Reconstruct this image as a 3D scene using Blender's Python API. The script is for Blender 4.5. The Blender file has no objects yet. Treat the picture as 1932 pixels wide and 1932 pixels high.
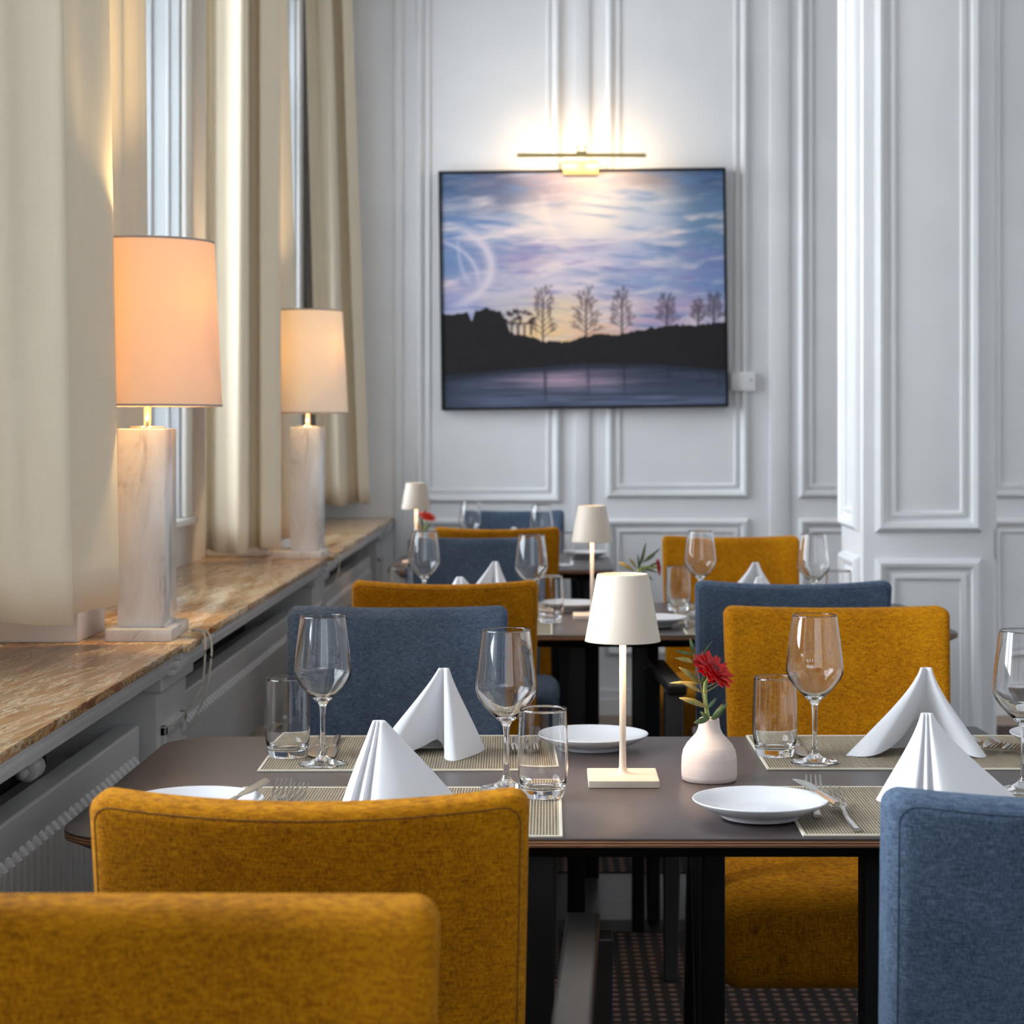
import bpy, bmesh, math, random
import numpy as np
from mathutils import Vector, Matrix
random.seed(7)
PI = math.pi
S = bpy.context.scene
C = S.collection

# ---------------------------------------------------------------- camera, world, lights, exposure
CAMZ = 1.265
cd = bpy.data.cameras.new('camera')
cd.sensor_fit = 'HORIZONTAL'
cd.lens = 46.0
cd.sensor_width = 46.0 * 1932 / 3700
cd.shift_x = -(1035 - 966) / 1932
cd.shift_y = -(966 - 802) / 1932
cd.clip_start = 0.05
cd.dof.use_dof = True
cd.dof.focus_distance = 2.75
cd.dof.aperture_fstop = 6.0
cam = bpy.data.objects.new('camera', cd)
C.objects.link(cam)
cam.location = (0, 0, CAMZ)
cam.rotation_euler = (PI / 2, 0, 0)
S.camera = cam

S.view_settings.view_transform = 'Standard'
S.view_settings.look = 'None'
S.view_settings.gamma = 1
S.view_settings.exposure = 0.0
S.view_settings.use_curve_mapping = False
S.cycles.use_denoising = True
S.cycles.max_bounces = 12
S.cycles.transmission_bounces = 12
S.cycles.transparent_max_bounces = 16
S.cycles.diffuse_bounces = 5
S.cycles.glossy_bounces = 6
S.cycles.sample_clamp_indirect = 6
S.cycles.blur_glossy = 0.5

w = bpy.data.worlds.new('world')
S.world = w
w.use_nodes = True
w.node_tree.nodes['Background'].inputs[0].default_value = (0.82, 0.91, 1.0, 1)
w.node_tree.nodes['Background'].inputs[1].default_value = 1.4

def area_light(name, loc, rot, sx, sy, power, col):
    l = bpy.data.lights.new(name, 'AREA')
    l.shape = 'RECTANGLE'; l.size = sx; l.size_y = sy
    l.energy = power; l.color = col
    o = bpy.data.objects.new(name, l)
    C.objects.link(o); o.location = loc; o.rotation_euler = rot
    return o
DAY = (0.84, 0.92, 1.0)
WIN = [(-3.45, -1.9), (-0.95, 0.6), (1.6, 3.2), (4.05, 5.6), (6.6, 8.15)]
for (a, b), pw in zip(WIN, (85, 110, 190, 96, 100)):
    area_light('daylight', (-1.62, (a + b) / 2, 2.15), (0, -PI / 2 + .32, 0), 2.2, 1.6, pw, DAY)
# the large window front of the room behind the camera
area_light('daylight', (1.4, -4.2, 2.0), (PI / 2, 0, 0), 4.2, 2.2, 24, DAY)

# ---------------------------------------------------------------- helpers
def lin(c):
    out = []
    for v in c[:3]:
        v = v / 255.0
        out.append(v / 12.92 if v <= 0.04045 else ((v + 0.055) / 1.055) ** 2.4)
    return (out[0], out[1], out[2], 1.0)

class NT:
    def __init__(s, name):
        s.m = bpy.data.materials.new(name); s.m.use_nodes = True
        s.t = s.m.node_tree; s.n = s.t.nodes; s.b = s.n['Principled BSDF']
    def node(s, typ, **kw):
        n = s.n.new(typ)
        for k, v in kw.items():
            if k.startswith('_'): setattr(n, k[1:], v)
            else: n.inputs[k.replace('__', ' ')].default_value = v
        return n
    def link(s, a, b): s.t.links.new(a, b)
    def set(s, **kw):
        for k, v in kw.items(): s.b.inputs[k.replace('__', ' ')].default_value = v
    def coord(s, scale=(1, 1, 1), rot=(0, 0, 0), which='Object'):
        tc = s.node('ShaderNodeTexCoord'); mp = s.node('ShaderNodeMapping')
        mp.inputs['Scale'].default_value = scale; mp.inputs['Rotation'].default_value = rot
        s.link(tc.outputs[which], mp.inputs['Vector']); return mp.outputs[0]
    def noise(s, vec, scale=1, detail=3, rough=0.5, dist=0):
        n = s.node('ShaderNodeTexNoise', Scale=scale, Detail=detail, Roughness=rough, Distortion=dist)
        s.link(vec, n.inputs['Vector']); return n.outputs[0]
    def ramp(s, fac, stops):
        r = s.node('ShaderNodeValToRGB'); e = r.color_ramp.elements
        while len(e) < len(stops): e.new(0.5)
        for i, (p, c) in enumerate(stops): e[i].position = p; e[i].color = c
        s.link(fac, r.inputs[0]); return r.outputs[0]
    def math(s, op, a, b=None, c=None):
        n = s.node('ShaderNodeMath', _operation=op)
        for i, v in enumerate((a, b, c)):
            if v is None: continue
            if isinstance(v, (int, float)): n.inputs[i].default_value = v
            else: s.link(v, n.inputs[i])
        return n.outputs[0]
    def bump(s, h, strength=0.3, dist=0.002):
        b = s.node('ShaderNodeBump', Strength=strength, Distance=dist)
        s.link(h, b.inputs['Height']); s.link(b.outputs[0], s.b.inputs['Normal'])

def plain(name, rgb, rough=0.5, **kw):
    t = NT(name); t.set(Base__Color=lin(rgb), Roughness=rough, **kw); return t.m

def painted(name, rgb, rough=0.45):
    t = NT(name); v = t.coord()
    n = t.noise(v, 3.0, 2)
    a = lin([c * 0.975 for c in rgb]); b = lin(rgb)
    t.link(t.ramp(n, [(0.35, a), (0.65, b)]), t.b.inputs['Base Color'])
    t.set(Roughness=rough)
    t.bump(t.noise(v, 220, 2), 0.06, 0.001)
    return t.m

def fabric(name, dark, mid, light):
    t = NT(name)
    a = t.noise(t.coord((1100, 1100, 90)), 1, 3, 0.6)
    b = t.noise(t.coord((90, 90, 1100)), 1, 3, 0.6)
    c = t.noise(t.coord((14, 14, 10)), 1, 3, 0.6)
    s = t.math('ADD', t.math('MULTIPLY', a, 0.46), t.math('MULTIPLY', b, 0.42))
    s = t.math('ADD', s, t.math('MULTIPLY', c, 0.12))
    t.link(t.ramp(s, [(0.38, lin(dark)), (0.5, lin(mid)), (0.62, lin(light))]), t.b.inputs['Base Color'])
    t.set(Roughness=0.9, Sheen__Weight=0.25, Sheen__Roughness=0.4, Specular__IOR__Level=0.15)
    t.b.inputs['Sheen Tint'].default_value = lin(light)
    t.bump(s, 0.35, 0.002)
    return t.m

M = {}
M['wall'] = painted('wall_paint', (232, 233, 235), 0.42)
M['wall_win'] = painted('window_wall_paint', (214, 212, 208), 0.5)
M['ceiling'] = painted('ceiling_paint', (232, 232, 230), 0.7)
M['yellow'] = fabric('mustard_fabric', (88, 50, 1), (166, 104, 2), (204, 140, 8))
M['blue'] = fabric('blue_fabric', (38, 49, 64), (71, 86, 106), (100, 116, 136))
M['seam_y'] = plain('mustard_seam', (92, 54, 2), 0.9)
M['seam_b'] = plain('blue_seam', (44, 58, 78), 0.9)
M['blackwood'] = plain('black_lacquer', (12, 11, 11), 0.34)
M['black'] = plain('black_satin', (10, 10, 10), 0.55, Specular__IOR__Level=0.25)
M['porcelain'] = plain('white_porcelain', (208, 208, 211), 0.1)
M['steel'] = plain('polished_steel', (200, 198, 195), 0.22, Metallic=1.0)
M['chrome'] = plain('chrome', (215, 215, 215), 0.08, Metallic=1.0)
M['sand'] = plain('sand_metal', (206, 192, 176), 0.5)
M['window_paint'] = painted('window_paint', (186, 190, 193), 0.45)
M['offwhite'] = plain('off_white_plastic', (232, 232, 232), 0.45)
M['cord'] = plain('pale_cord', (176, 166, 152), 0.5)
M['radiator'] = plain('radiator_enamel', (196, 193, 190), 0.35)
M['brass'] = plain('dull_brass', (176, 160, 112), 0.35, Metallic=0.8)
M['brass_light'] = plain('pale_brass', (226, 200, 130), 0.35, Metallic=0.5)
M['stemgreen'] = plain('flower_stem', (150, 172, 96), 0.5)
M['twig'] = plain('twig', (150, 122, 74), 0.7)
M['wood_trim'] = plain('dark_gap', (30, 29, 28), 0.8)
M['red_centre'] = plain('flower_centre', (96, 20, 20), 0.8)

def leafmat(name, a, b):
    t = NT(name)
    t.link(t.ramp(t.noise(t.coord(), 45, 2), [(0.35, lin(a)), (0.65, lin(b))]), t.b.inputs['Base Color'])
    t.set(Roughness=0.45); return t.m
M['leaf'] = leafmat('green_leaf', (52, 78, 44), (104, 124, 72))
M['leaf_dry'] = leafmat('dry_leaf', (120, 118, 60), (176, 150, 82))
M['petal'] = leafmat('red_petal', (168, 2, 8), (214, 8, 18))
M['petal_orange'] = leafmat('orange_red_petal', (206, 30, 16), (240, 60, 34))

def cloth_white():
    t = NT('white_linen')
    v = t.coord((1, 1, 1)); n = t.noise(v, 900, 2)
    t.set(Base__Color=lin((230, 230, 234)), Roughness=0.95, Specular__IOR__Level=0.1)
    t.bump(n, 0.08, 0.0006); return t.m
M['napkin'] = cloth_white()

def glass():
    t = NT('clear_glass')
    t.n.remove(t.b)
    g = t.node('ShaderNodeBsdfGlass', IOR=1.5, Roughness=0.0)
    g.inputs['Color'].default_value = (1, 1, 1, 1)
    t.link(g.outputs[0], t.n['Material Output'].inputs['Surface'])
    return t.m
M['glass'] = glass()
def pane():
    t = NT('window_glass'); t.n.remove(t.b)
    tr = t.node('ShaderNodeBsdfTransparent'); gl = t.node('ShaderNodeBsdfGlossy', Roughness=0.02)
    fr = t.node('ShaderNodeFresnel', IOR=1.3); mx = t.node('ShaderNodeMixShader')
    t.link(fr.outputs[0], mx.inputs[0]); t.link(tr.outputs[0], mx.inputs[1]); t.link(gl.outputs[0], mx.inputs[2])
    t.link(mx.outputs[0], t.n['Material Output'].inputs['Surface']); return t.m
M['pane'] = pane()

def curtain_mat():
    t = NT('cream_linen_curtain')
    a = t.noise(t.coord((500, 500, 12)), 1, 2); b = t.noise(t.coord((12, 12, 500)), 1, 2)
    s = t.math('ADD', t.math('MULTIPLY', a, 0.5), t.math('MULTIPLY', b, 0.5))
    col = t.ramp(s, [(0.3, lin((227, 214, 190))), (0.7, lin((232, 220, 197)))])
    t.link(col, t.b.inputs['Base Color']); t.set(Roughness=0.9)
    t.bump(s, 0.05, 0.001)
    tl = t.node('ShaderNodeBsdfTranslucent'); tl.inputs[0].default_value = lin((215, 200, 175))
    mx = t.node('ShaderNodeMixShader'); mx.inputs[0].default_value = 0.04
    t.link(t.b.outputs[0], mx.inputs[1]); t.link(tl.outputs[0], mx.inputs[2])
    t.link(mx.outputs[0], t.n['Material Output'].inputs['Surface']); return t.m
M['curtain'] = curtain_mat()

def shade_mat(name, rgb, trc, fac):
    t = NT(name); t.set(Base__Color=lin(rgb), Roughness=0.8)
    tl = t.node('ShaderNodeBsdfTranslucent'); tl.inputs[0].default_value = lin(trc)
    mx = t.node('ShaderNodeMixShader'); mx.inputs[0].default_value = fac
    t.link(t.b.outputs[0], mx.inputs[1]); t.link(tl.outputs[0], mx.inputs[2])
    t.link(mx.outputs[0], t.n['Material Output'].inputs['Surface']); return t.m
M['shade'] = shade_mat('pink_cream_shade', (246, 228, 210), (255, 232, 178), 0.22)
M['shade2'] = shade_mat('ivory_shade', (244, 240, 232), (255, 238, 200), 0.20)
M['hem'] = plain('shade_hem', (176, 160, 150), 0.8)

def emis(name, rgb, s):
    t = NT(name); t.set(Base__Color=lin(rgb)); t.b.inputs['Emission Color'].default_value = lin(rgb)
    t.b.inputs['Emission Strength'].default_value = s; return t.m
M['bulb'] = emis('warm_bulb', (255, 190, 110), 6)
M['led'] = emis('warm_led', (255, 222, 172), 3.6)
M['ledbar'] = emis('led_strip', (255, 214, 150), 5)

def onyx():
    t = NT('brown_onyx_marble')
    v = t.coord((1, 1, 1), (0, 0, 0.12))
    mp = t.node('ShaderNodeMapping'); mp.inputs['Scale'].default_value = (38, 4.0, 14)
    t.link(v, mp.inputs['Vector'])
    a = t.noise(mp.outputs[0], 1.0, 6, 0.62, 1.1)
    mp2 = t.node('ShaderNodeMapping'); mp2.inputs['Scale'].default_value = (60, 9, 40)
    t.link(v, mp2.inputs['Vector'])
    b = t.noise(mp2.outputs[0], 1.0, 5, 0.65, 2.0)
    s = t.math('ADD', t.math('MULTIPLY', a, 0.7), t.math('MULTIPLY', b, 0.3))
    col = t.ramp(s, [(0.34, lin((88, 44, 18))), (0.41, lin((158, 96, 48))), (0.46, lin((206, 164, 114))),
                     (0.50, lin((146, 112, 66))), (0.54, lin((226, 206, 172))), (0.58, lin((188, 128, 72))), (0.64, lin((222, 200, 166)))])
    t.link(col, t.b.inputs['Base Color']); t.set(Roughness=0.16, Specular__IOR__Level=0.35)
    return t.m
M['onyx'] = onyx()
def wmarble():
    t = NT('white_veined_marble')
    v = t.coord((9, 9, 3), (0.0, 0.75, 0.3))
    a = t.noise(v, 1.6, 7, 0.66, 0.7)
    b = t.noise(v, 1.2, 2)
    col = t.ramp(a, [(0.33, lin((176, 168, 164))), (0.40, lin((214, 208, 204))), (0.5, lin((226, 221, 217))), (0.62, lin((234, 230, 227))), (0.70, lin((218, 212, 208)))])
    t.link(col, t.b.inputs['Base Color']); t.set(Roughness=0.14); return t.m
M['marble'] = wmarble()
def laminate():
    t = NT('grey_brown_laminate')
    v = t.coord(); n = t.noise(v, 6, 3); f = t.noise(v, 260, 2)
    t.link(t.ramp(n, [(0.3, lin((64, 56, 56))), (0.7, lin((71, 62, 62)))]), t.b.inputs['Base Color'])
    t.set(Roughness=0.36, Specular__IOR__Level=0.55); t.bump(f, 0.12, 0.0006); return t.m
M['laminate'] = laminate()
def ply():
    t = NT('plywood_edge')
    w_ = t.node('ShaderNodeTexWave', _bands_direction='Z', Scale=90.0, Distortion=0.6, Detail=1.0)
    t.link(t.coord(), w_.inputs['Vector'])
    n = t.noise(t.coord((30, 30, 500)), 1, 2)
    s = t.math('ADD', t.math('MULTIPLY', w_.outputs['Fac'], 0.6), t.math('MULTIPLY', n, 0.4))
    t.link(t.ramp(s, [(0.3, lin((70, 42, 26))), (0.55, lin((146, 98, 62))), (0.8, lin((172, 124, 84)))]), t.b.inputs['Base Color'])
    t.set(Roughness=0.5); return t.m
M['ply'] = ply()
def mat_weave():
    t = NT('woven_vinyl')
    a = t.node('ShaderNodeTexWave', _bands_direction='X', Scale=78.0, Distortion=0.4, Detail=1.0)
    b = t.node('ShaderNodeTexWave', _bands_direction='Y', Scale=46.0, Distortion=0.4, Detail=1.0)
    co = t.coord(); t.link(co, a.inputs['Vector']); t.link(co, b.inputs['Vector'])
    n = t.noise(t.coord((10, 260, 1)), 1, 2); n2 = t.noise(t.coord((260, 10, 1)), 1, 2)
    s = t.math('MULTIPLY', t.math('ADD', a.outputs['Fac'], b.outputs['Fac']), 0.32)
    s = t.math('ADD', s, t.math('MULTIPLY', t.math('ADD', n, n2), 0.2))
    t.link(t.ramp(s, [(0.30, lin((40, 33, 26))), (0.48, lin((104, 92, 74))), (0.74, lin((190, 174, 146)))]), t.b.inputs['Base Color'])
    t.set(Roughness=0.6); t.bump(s, 0.5, 0.001); return t.m
M['mat'] = mat_weave()
M['matedge'] = plain('mat_edging', (200, 192, 174), 0.8)
def clay():
    t = NT('unglazed_pink_clay')
    n = t.noise(t.coord((3, 3, 60)), 4, 3)
    t.link(t.ramp(n, [(0.3, lin((214, 196, 188))), (0.7, lin((224, 207, 199)))]), t.b.inputs['Base Color'])
    t.set(Roughness=0.75); t.bump(n, 0.1, 0.001); return t.m
M['clay'] = clay()
def carpet():
    t = NT('dotted_carpet')
    a = t.node('ShaderNodeTexWave', _bands_direction='X', Scale=9.7, Distortion=0.3)
    b = t.node('ShaderNodeTexWave', _bands_direction='Y', Scale=8.6, Distortion=0.3)
    co = t.coord(); t.link(co, a.inputs['Vector']); t.link(co, b.inputs['Vector'])
    s = t.math('MULTIPLY', a.outputs['Fac'], b.outputs['Fac'])
    t.link(t.ramp(s, [(0.3, lin((26, 19, 19))), (0.7, lin((124, 94, 82)))]), t.b.inputs['Base Color'])
    t.set(Roughness=0.95); t.bump(t.noise(co, 300, 2), 0.4, 0.003); return t.m
M['carpet'] = carpet()
def planks(name, a, b):
    t = NT(name)
    br = t.node('ShaderNodeTexBrick', Scale=1.0, Mortar__Size=0.003)
    br.inputs['Brick Width'].default_value = 1.4; br.inputs['Row Height'].default_value = 0.14
    br.inputs['Color1'].default_value = lin(a); br.inputs['Color2'].default_value = lin(b); br.inputs['Mortar'].default_value = lin([c * .45 for c in a])
    t.link(t.coord(), br.inputs['Vector'])
    n = t.noise(t.coord((1.5, 30, 1)), 1.5, 4, 0.6, 0.6)
    mx = t.node('ShaderNodeMixRGB', _blend_type='MULTIPLY'); mx.inputs[0].default_value = 0.5
    t.link(br.outputs[0], mx.inputs[1]); t.link(t.ramp(n, [(0.3, (0.5, 0.5, 0.5, 1)), (0.7, (1, 1, 1, 1))]), mx.inputs[2])
    t.link(mx.outputs[0], t.b.inputs['Base Color']); t.set(Roughness=0.35); return t.m
M['floor'] = planks('oak_planks', (150, 122, 98), (168, 140, 112))
M['greyplank'] = planks('grey_planks', (66, 63, 63), (72, 69, 68))

# ---- mesh helpers
def link_mesh(name, me, mat, parent=None, smooth=True, loc=None, rot=None):
    o = bpy.data.objects.new(name, me); C.objects.link(o)
    if not me.materials and mat is not None: me.materials.append(mat)
    if smooth is True:
        for p in me.polygons: p.use_smooth = True
    if parent is not None: o.parent = parent
    if loc is not None: o.location = loc
    if rot is not None: o.rotation_euler = rot
    return o

def mesh_of(bm, name='mesh', recalc=True):
    if recalc: bmesh.ops.recalc_face_normals(bm, faces=bm.faces)
    me = bpy.data.meshes.new(name); bm.to_mesh(me); bm.free(); return me

def bbox(bm, x0, x1, y0, y1, z0, z1, bev=0.0, seg=2):
    r = bmesh.ops.create_cube(bm, size=1.0)
    vs = r['verts']
    for v in vs:
        v.co = Vector(((x0 + x1) / 2 + v.co.x * (x1 - x0), (y0 + y1) / 2 + v.co.y * (y1 - y0), (z0 + z1) / 2 + v.co.z * (z1 - z0)))
    if bev > 0:
        es = set(e for v in vs for e in v.link_edges)
        bmesh.ops.bevel(bm, geom=list(es), offset=bev, segments=seg, affect='EDGES', profile=0.5)

def box(name, x0, x1, y0, y1, z0, z1, mat, parent=None, bev=0.0, seg=2, loc=None, rot=None):
    bm = bmesh.new(); bbox(bm, x0, x1, y0, y1, z0, z1, bev, seg)
    o = link_mesh(name, mesh_of(bm, name), mat, parent, smooth=False, loc=loc, rot=rot)
    if bev > 0: shade_auto(o)
    return o

def shade_auto(o, ang=0.6):
    me = o.data
    for p in me.polygons: p.use_smooth = True
    bm = bmesh.new(); bm.from_mesh(me)
    for e in bm.edges:
        if len(e.link_faces) == 2 and e.calc_face_angle(0) > ang: e.smooth = False
    bm.to_mesh(me); bm.free()

def struct(o): o['kind'] = 'structure'; return o

def thing(name, label, cat, loc=(0, 0, 0), rz=0, group=None):
    o = bpy.data.objects.new(name, None); C.objects.link(o)
    o.empty_display_size = 0.05
    o.location = loc; o.rotation_euler = (0, 0, rz); o['label'] = label; o['category'] = cat
    if group: o['group'] = group
    return o
def tag(o, label, cat, group=None):
    o['label'] = label; o['category'] = cat
    if group: o['group'] = group
    return o

def lathe(prof, n=48, closed=False, sx=1, sy=1):
    bm = bmesh.new(); rings = []
    for (r, z) in prof:
        if r < 1e-6: rings.append([bm.verts.new((0, 0, z))])
        else: rings.append([bm.verts.new((r * sx * math.cos(2 * PI * i / n), r * sy * math.sin(2 * PI * i / n), z)) for i in range(n)])
    for a, b in zip(rings, rings[1:]):
        if len(a) == 1 and len(b) == 1: continue
        for i in range(n):
            j = (i + 1) % n
            if len(a) == 1: bm.faces.new((a[0], b[j], b[i]))
            elif len(b) == 1: bm.faces.new((a[i], a[j], b[0]))
            else: bm.faces.new((a[i], a[j], b[j], b[i]))
    return bm

def cat_rom(pts, n, closed=False):
    P = [np.array(p, float) for p in pts]; out = []
    m = len(P)
    rng = range(m) if closed else range(m - 1)
    for i in rng:
        if closed: p0, p1, p2, p3 = P[i - 1], P[i], P[(i + 1) % m], P[(i + 2) % m]
        else: p0, p1, p2, p3 = P[max(i - 1, 0)], P[i], P[i + 1], P[min(i + 2, m - 1)]
        for k in range(n):
            t = k / n
            out.append(0.5 * ((2 * p1) + (-p0 + p2) * t + (2 * p0 - 5 * p1 + 4 * p2 - p3) * t * t + (-p0 + 3 * p1 - 3 * p2 + p3) * t ** 3))
    if not closed: out.append(P[-1])
    return out

def tube(bm, pts, r, n=8, cap=True):
    pts = [Vector(p) for p in pts]; rings = []
    rr = r if isinstance(r, (list, tuple)) else [r] * len(pts)
    up = Vector((0, 0, 1))
    for i, p in enumerate(pts):
        d = (pts[min(i + 1, len(pts) - 1)] - pts[max(i - 1, 0)]).normalized()
        a = d.cross(up if abs(d.z) < 0.95 else Vector((0, 1, 0))).normalized(); b = d.cross(a)
        rings.append([bm.verts.new(p + (a * math.cos(2 * PI * k / n) + b * math.sin(2 * PI * k / n)) * rr[i]) for k in range(n)])
    for A, B in zip(rings, rings[1:]):
        for k in range(n):
            bm.faces.new((A[k], A[(k + 1) % n], B[(k + 1) % n], B[k]))
    if cap: bm.faces.new(rings[0][::-1]); bm.faces.new(rings[-1])

def rbox(sx, sy, sz, r, n, fn=None, center=(0, 0, 0)):
    """rounded box with a dense lattice, then bent by fn"""
    def axis(h, k):
        t = [math.tan(math.radians(a)) * r for a in (45, 34, 22, 11)]
        lo = [-(h - r) - v for v in t]
        mid = list(np.linspace(-(h - r), h - r, k + 1))
        return lo + mid + [-v for v in lo[::-1]]
    H = (sx / 2, sy / 2, sz / 2)
    ax = [axis(H[i], n[i]) for i in range(3)]
    N = [len(a) for a in ax]
    bm = bmesh.new(); V = {}
    def vert(i, j, k):
        key = (i, j, k)
        if key not in V:
            p = [ax[0][i], ax[1][j], ax[2][k]]
            q = [max(-(H[a] - r), min(H[a] - r, p[a])) for a in range(3)]
            d = Vector([p[a] - q[a] for a in range(3)])
            if d.length > 1e-9: d = d.normalized() * r
            v = Vector(q) + d + Vector(center)
            if fn: v = Vector(fn(*v))
            V[key] = bm.verts.new(v)
        return V[key]
    for a in range(3):
        b, c = (a + 1) % 3, (a + 2) % 3
        for s in (0, N[a] - 1):
            for j in range(N[b] - 1):
                for k in range(N[c] - 1):
                    q = []
                    for (dj, dk) in ((0, 0), (1, 0), (1, 1), (0, 1)):
                        idx = [0, 0, 0]; idx[a] = s; idx[b] = j + dj; idx[c] = k + dk
                        q.append(vert(*idx))
                    try: bm.faces.new(q)
                    except ValueError: pass
    return bm

# ================================================================= SETTING
YB = 8.55
XR = 4.2
YF = -4.0
ZC = 3.5
struct(box('floor', -1.6, XR + .1, YF - .1, YB + .1, -0.08, 0.0, M['floor']))
cp = box('carpet', -0.66, 3.6, -3.6, 4.86, 0.0, 0.008, M['carpet']); tag(cp, 'dark brown carpet dotted with lighter flecks, under the nearest long table', 'carpet')
box('dark_band', -0.66, 3.6, 4.86, 4.98, 0.0, 0.009, M['black'], cp)  # dark band along the far edge of the carpet
cp2 = box('carpet', -0.66, 3.6, 5.52, 8.2, 0.0, 0.008, M['carpet']); tag(cp2, 'brown carpet lying beyond the bare grey boards under the far tables', 'carpet')
struct(box('trim_1', -0.70, 3.6, 4.98, 5.52, 0.0, 0.004, M['greyplank']))
struct(box('ceiling', -1.6, XR + .1, YF - .1, YB + .1, ZC, ZC + .1, M['ceiling']))
struct(box('wall_back', -1.6, XR + .1, YB, YB + .12, 0, ZC, M['wall']))
struct(box('wall_right', XR, XR + .12, YF, YB, 0, ZC, M['wall']))
# front wall behind the camera with its wide window opening
bm = bmesh.new()
bbox(bm, -1.6, -0.75, YF - .12, YF, 0, ZC); bbox(bm, 3.55, XR, YF - .12, YF, 0, ZC)
bbox(bm, -0.75, 3.55, YF - .12, YF, 0, 0.85); bbox(bm, -0.75, 3.55, YF - .12, YF, 3.15, ZC)
struct(link_mesh('wall_front', mesh_of(bm), M['wall'], smooth=False))

# left wall: niche below the sill, low upstand above it, piers and head around each window
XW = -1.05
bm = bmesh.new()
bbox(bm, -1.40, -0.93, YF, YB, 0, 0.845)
struct(link_mesh('wall_niche', mesh_of(bm), plain('niche_shade', (58, 57, 56), .9), smooth=False))  # dark colour paints in the shade of the gap behind the radiators
bm = bmesh.new()
bbox(bm, -1.40, XW, YF, YB, 0.845, 1.0)
bbox(bm, -1.40, XW, YF, YB, 3.12, ZC)
ed = [YF] + [v for ab in WIN for v in ab] + [YB]
for i in range(0, len(ed), 2):
    bbox(bm, -1.40, XW, ed[i], ed[i + 1], 1.0, 3.12)
struct(link_mesh('wall_left', mesh_of(bm), M['wall_win'], smooth=False))
for i, (a, b) in enumerate(WIN):
    bm = bmesh.new()
    x0, x1 = -1.33, -1.27
    t = .055
    bbox(bm, x0, x1, a, a + t, 1.0, 3.12, .006); bbox(bm, x0, x1, b - t, b, 1.0, 3.12, .006)
    bbox(bm, x0, x1, a + t, b - t, 1.0, 1.08, .006); bbox(bm, x0, x1, a + t, b - t, 3.04, 3.12, .006)
    m = (a + b) / 2
    bbox(bm, x0, x1, m - .04, m + .04, 1.08, 3.04, .006); bbox(bm, x0, x1, a + t, b - t, 2.45, 2.51, .006)
    # inner casement frames folded against the reveal
    bbox(bm, -1.27, -1.052, b - .010, b - .001, 1.001, 3.11, .002)
    bbox(bm, -1.145, -1.13, b - .016, b - .010, 1.02, 3.10, .002)
    bbox(bm, -1.09, -1.08, b - .014, b - .010, 1.02, 3.10, .002)
    f = struct(link_mesh('window_%d' % (i + 1), mesh_of(bm), M['window_paint'], smooth=False))
    g = box('pane', -1.303, -1.299, a + .03, b - .03, 1.04, 3.08, M['pane'], f)
    bm = bmesh.new()
    bbox(bm, XW, XW + .018, b - .005, b + .10, 1.0, 3.15, .005); bbox(bm, XW, XW + .018, a - .10, a + .005, 1.0, 3.15, .005)
    bbox(bm, XW, XW + .03, a - .12, b + .12, 0.98, 1.0, .004)
    link_mesh('casing', mesh_of(bm), M['wall_win'], f, smooth=False)

# marble ledge in slabs with a protruding joint piece
bm = bmesh.new()
for (a, b, dx) in ((YF, 3.60, 0), (3.603, 3.74, .012), (3.743, 6.04, 0), (6.043, 6.2, .01), (6.203, YB, 0)):
    bbox(bm, XW, -0.673 + dx, a, b, 0.847, 0.863, .0025)
sill = struct(link_mesh('window_sill', mesh_of(bm), M['onyx'], smooth=False)); shade_auto(sill)
# painted apron profile below the ledge, broken forward over each pilaster
PIL = [(-1.4, -1.1), (1.05, 1.35), (3.63, 3.93), (6.02, 6.37), (8.30, YB)]
bm = bmesh.new()
def apron(a, b, dx):
    for (x, z0, z1) in ((-.688 + dx, .832, .847), (-.695 + dx, .816, .832), (-.703 + dx, .803, .816)):
        bbox(bm, -.93, x, a, b, z0, z1, .003)
cur = YF
for (a, b) in PIL:
    apron(cur, a - .02, 0); apron(a - .02, min(b + .02, YB), .014); cur = b + .02
o = struct(link_mesh('trim_2', mesh_of(bm), M['radiator'], smooth=False)); shade_auto(o)
for i, (a, b) in enumerate(PIL):
    bm = bmesh.new()
    bbox(bm, -.93, -.727, a, b, 0, .803)
    bbox(bm, -.75, -.713, a - .01, min(b + .01, YB), .77, .803, .004)
    for (z0, z1) in ((.12, .70),):
        w_ = .045
        bbox(bm, -.73, -.717, a + w_, b - w_, z1 - .02, z1, .003); bbox(bm, -.73, -.717, a + w_, b - w_, z0, z0 + .02, .003)
        bbox(bm, -.73, -.717, a + w_, a + w_ + .02, z0, z1, .003); bbox(bm, -.73, -.717, b - w_ - .02, b - w_, z0, z1, .003)
    bbox(bm, -.75, -.712, a - .005, min(b + .005, YB), 0, .09, .004)
    struct(link_mesh('trim_%d' % (3 + i), mesh_of(bm), M['radiator'], smooth=False))

# panelling: moulded frames
def frame_mould(bm, y, x0, x1, z0, z1, w=.034, w2=.018, d=.022, s=1):
    """two mitred beads on a wall facing -Y (s=1); ring of profile points"""
    prof = [(0, 0), (0, .004), (.006, d * .7), (.014, d), (.024, d * .85), (w - .004, .010), (w, .004), (w + .012, .003), (w + .014, .009), (w + .022, .011), (w + .028, .008), (w + .03, 0)]
    rings = []
    for (i, dd) in prof:
        rings.append([bm.verts.new((x0 + i, y - dd, z0 + i)), bm.verts.new((x1 - i, y - dd, z0 + i)), bm.verts.new((x1 - i, y - dd, z1 - i)), bm.verts.new((x0 + i, y - dd, z1 - i))])
    for A, B in zip(rings, rings[1:]):
        for k in range(4): bm.faces.new((A[k], A[(k + 1) % 4], B[(k + 1) % 4], B[k]))
sc = 3700 / YB
def wx(px): return (px - 1035) / sc
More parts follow.
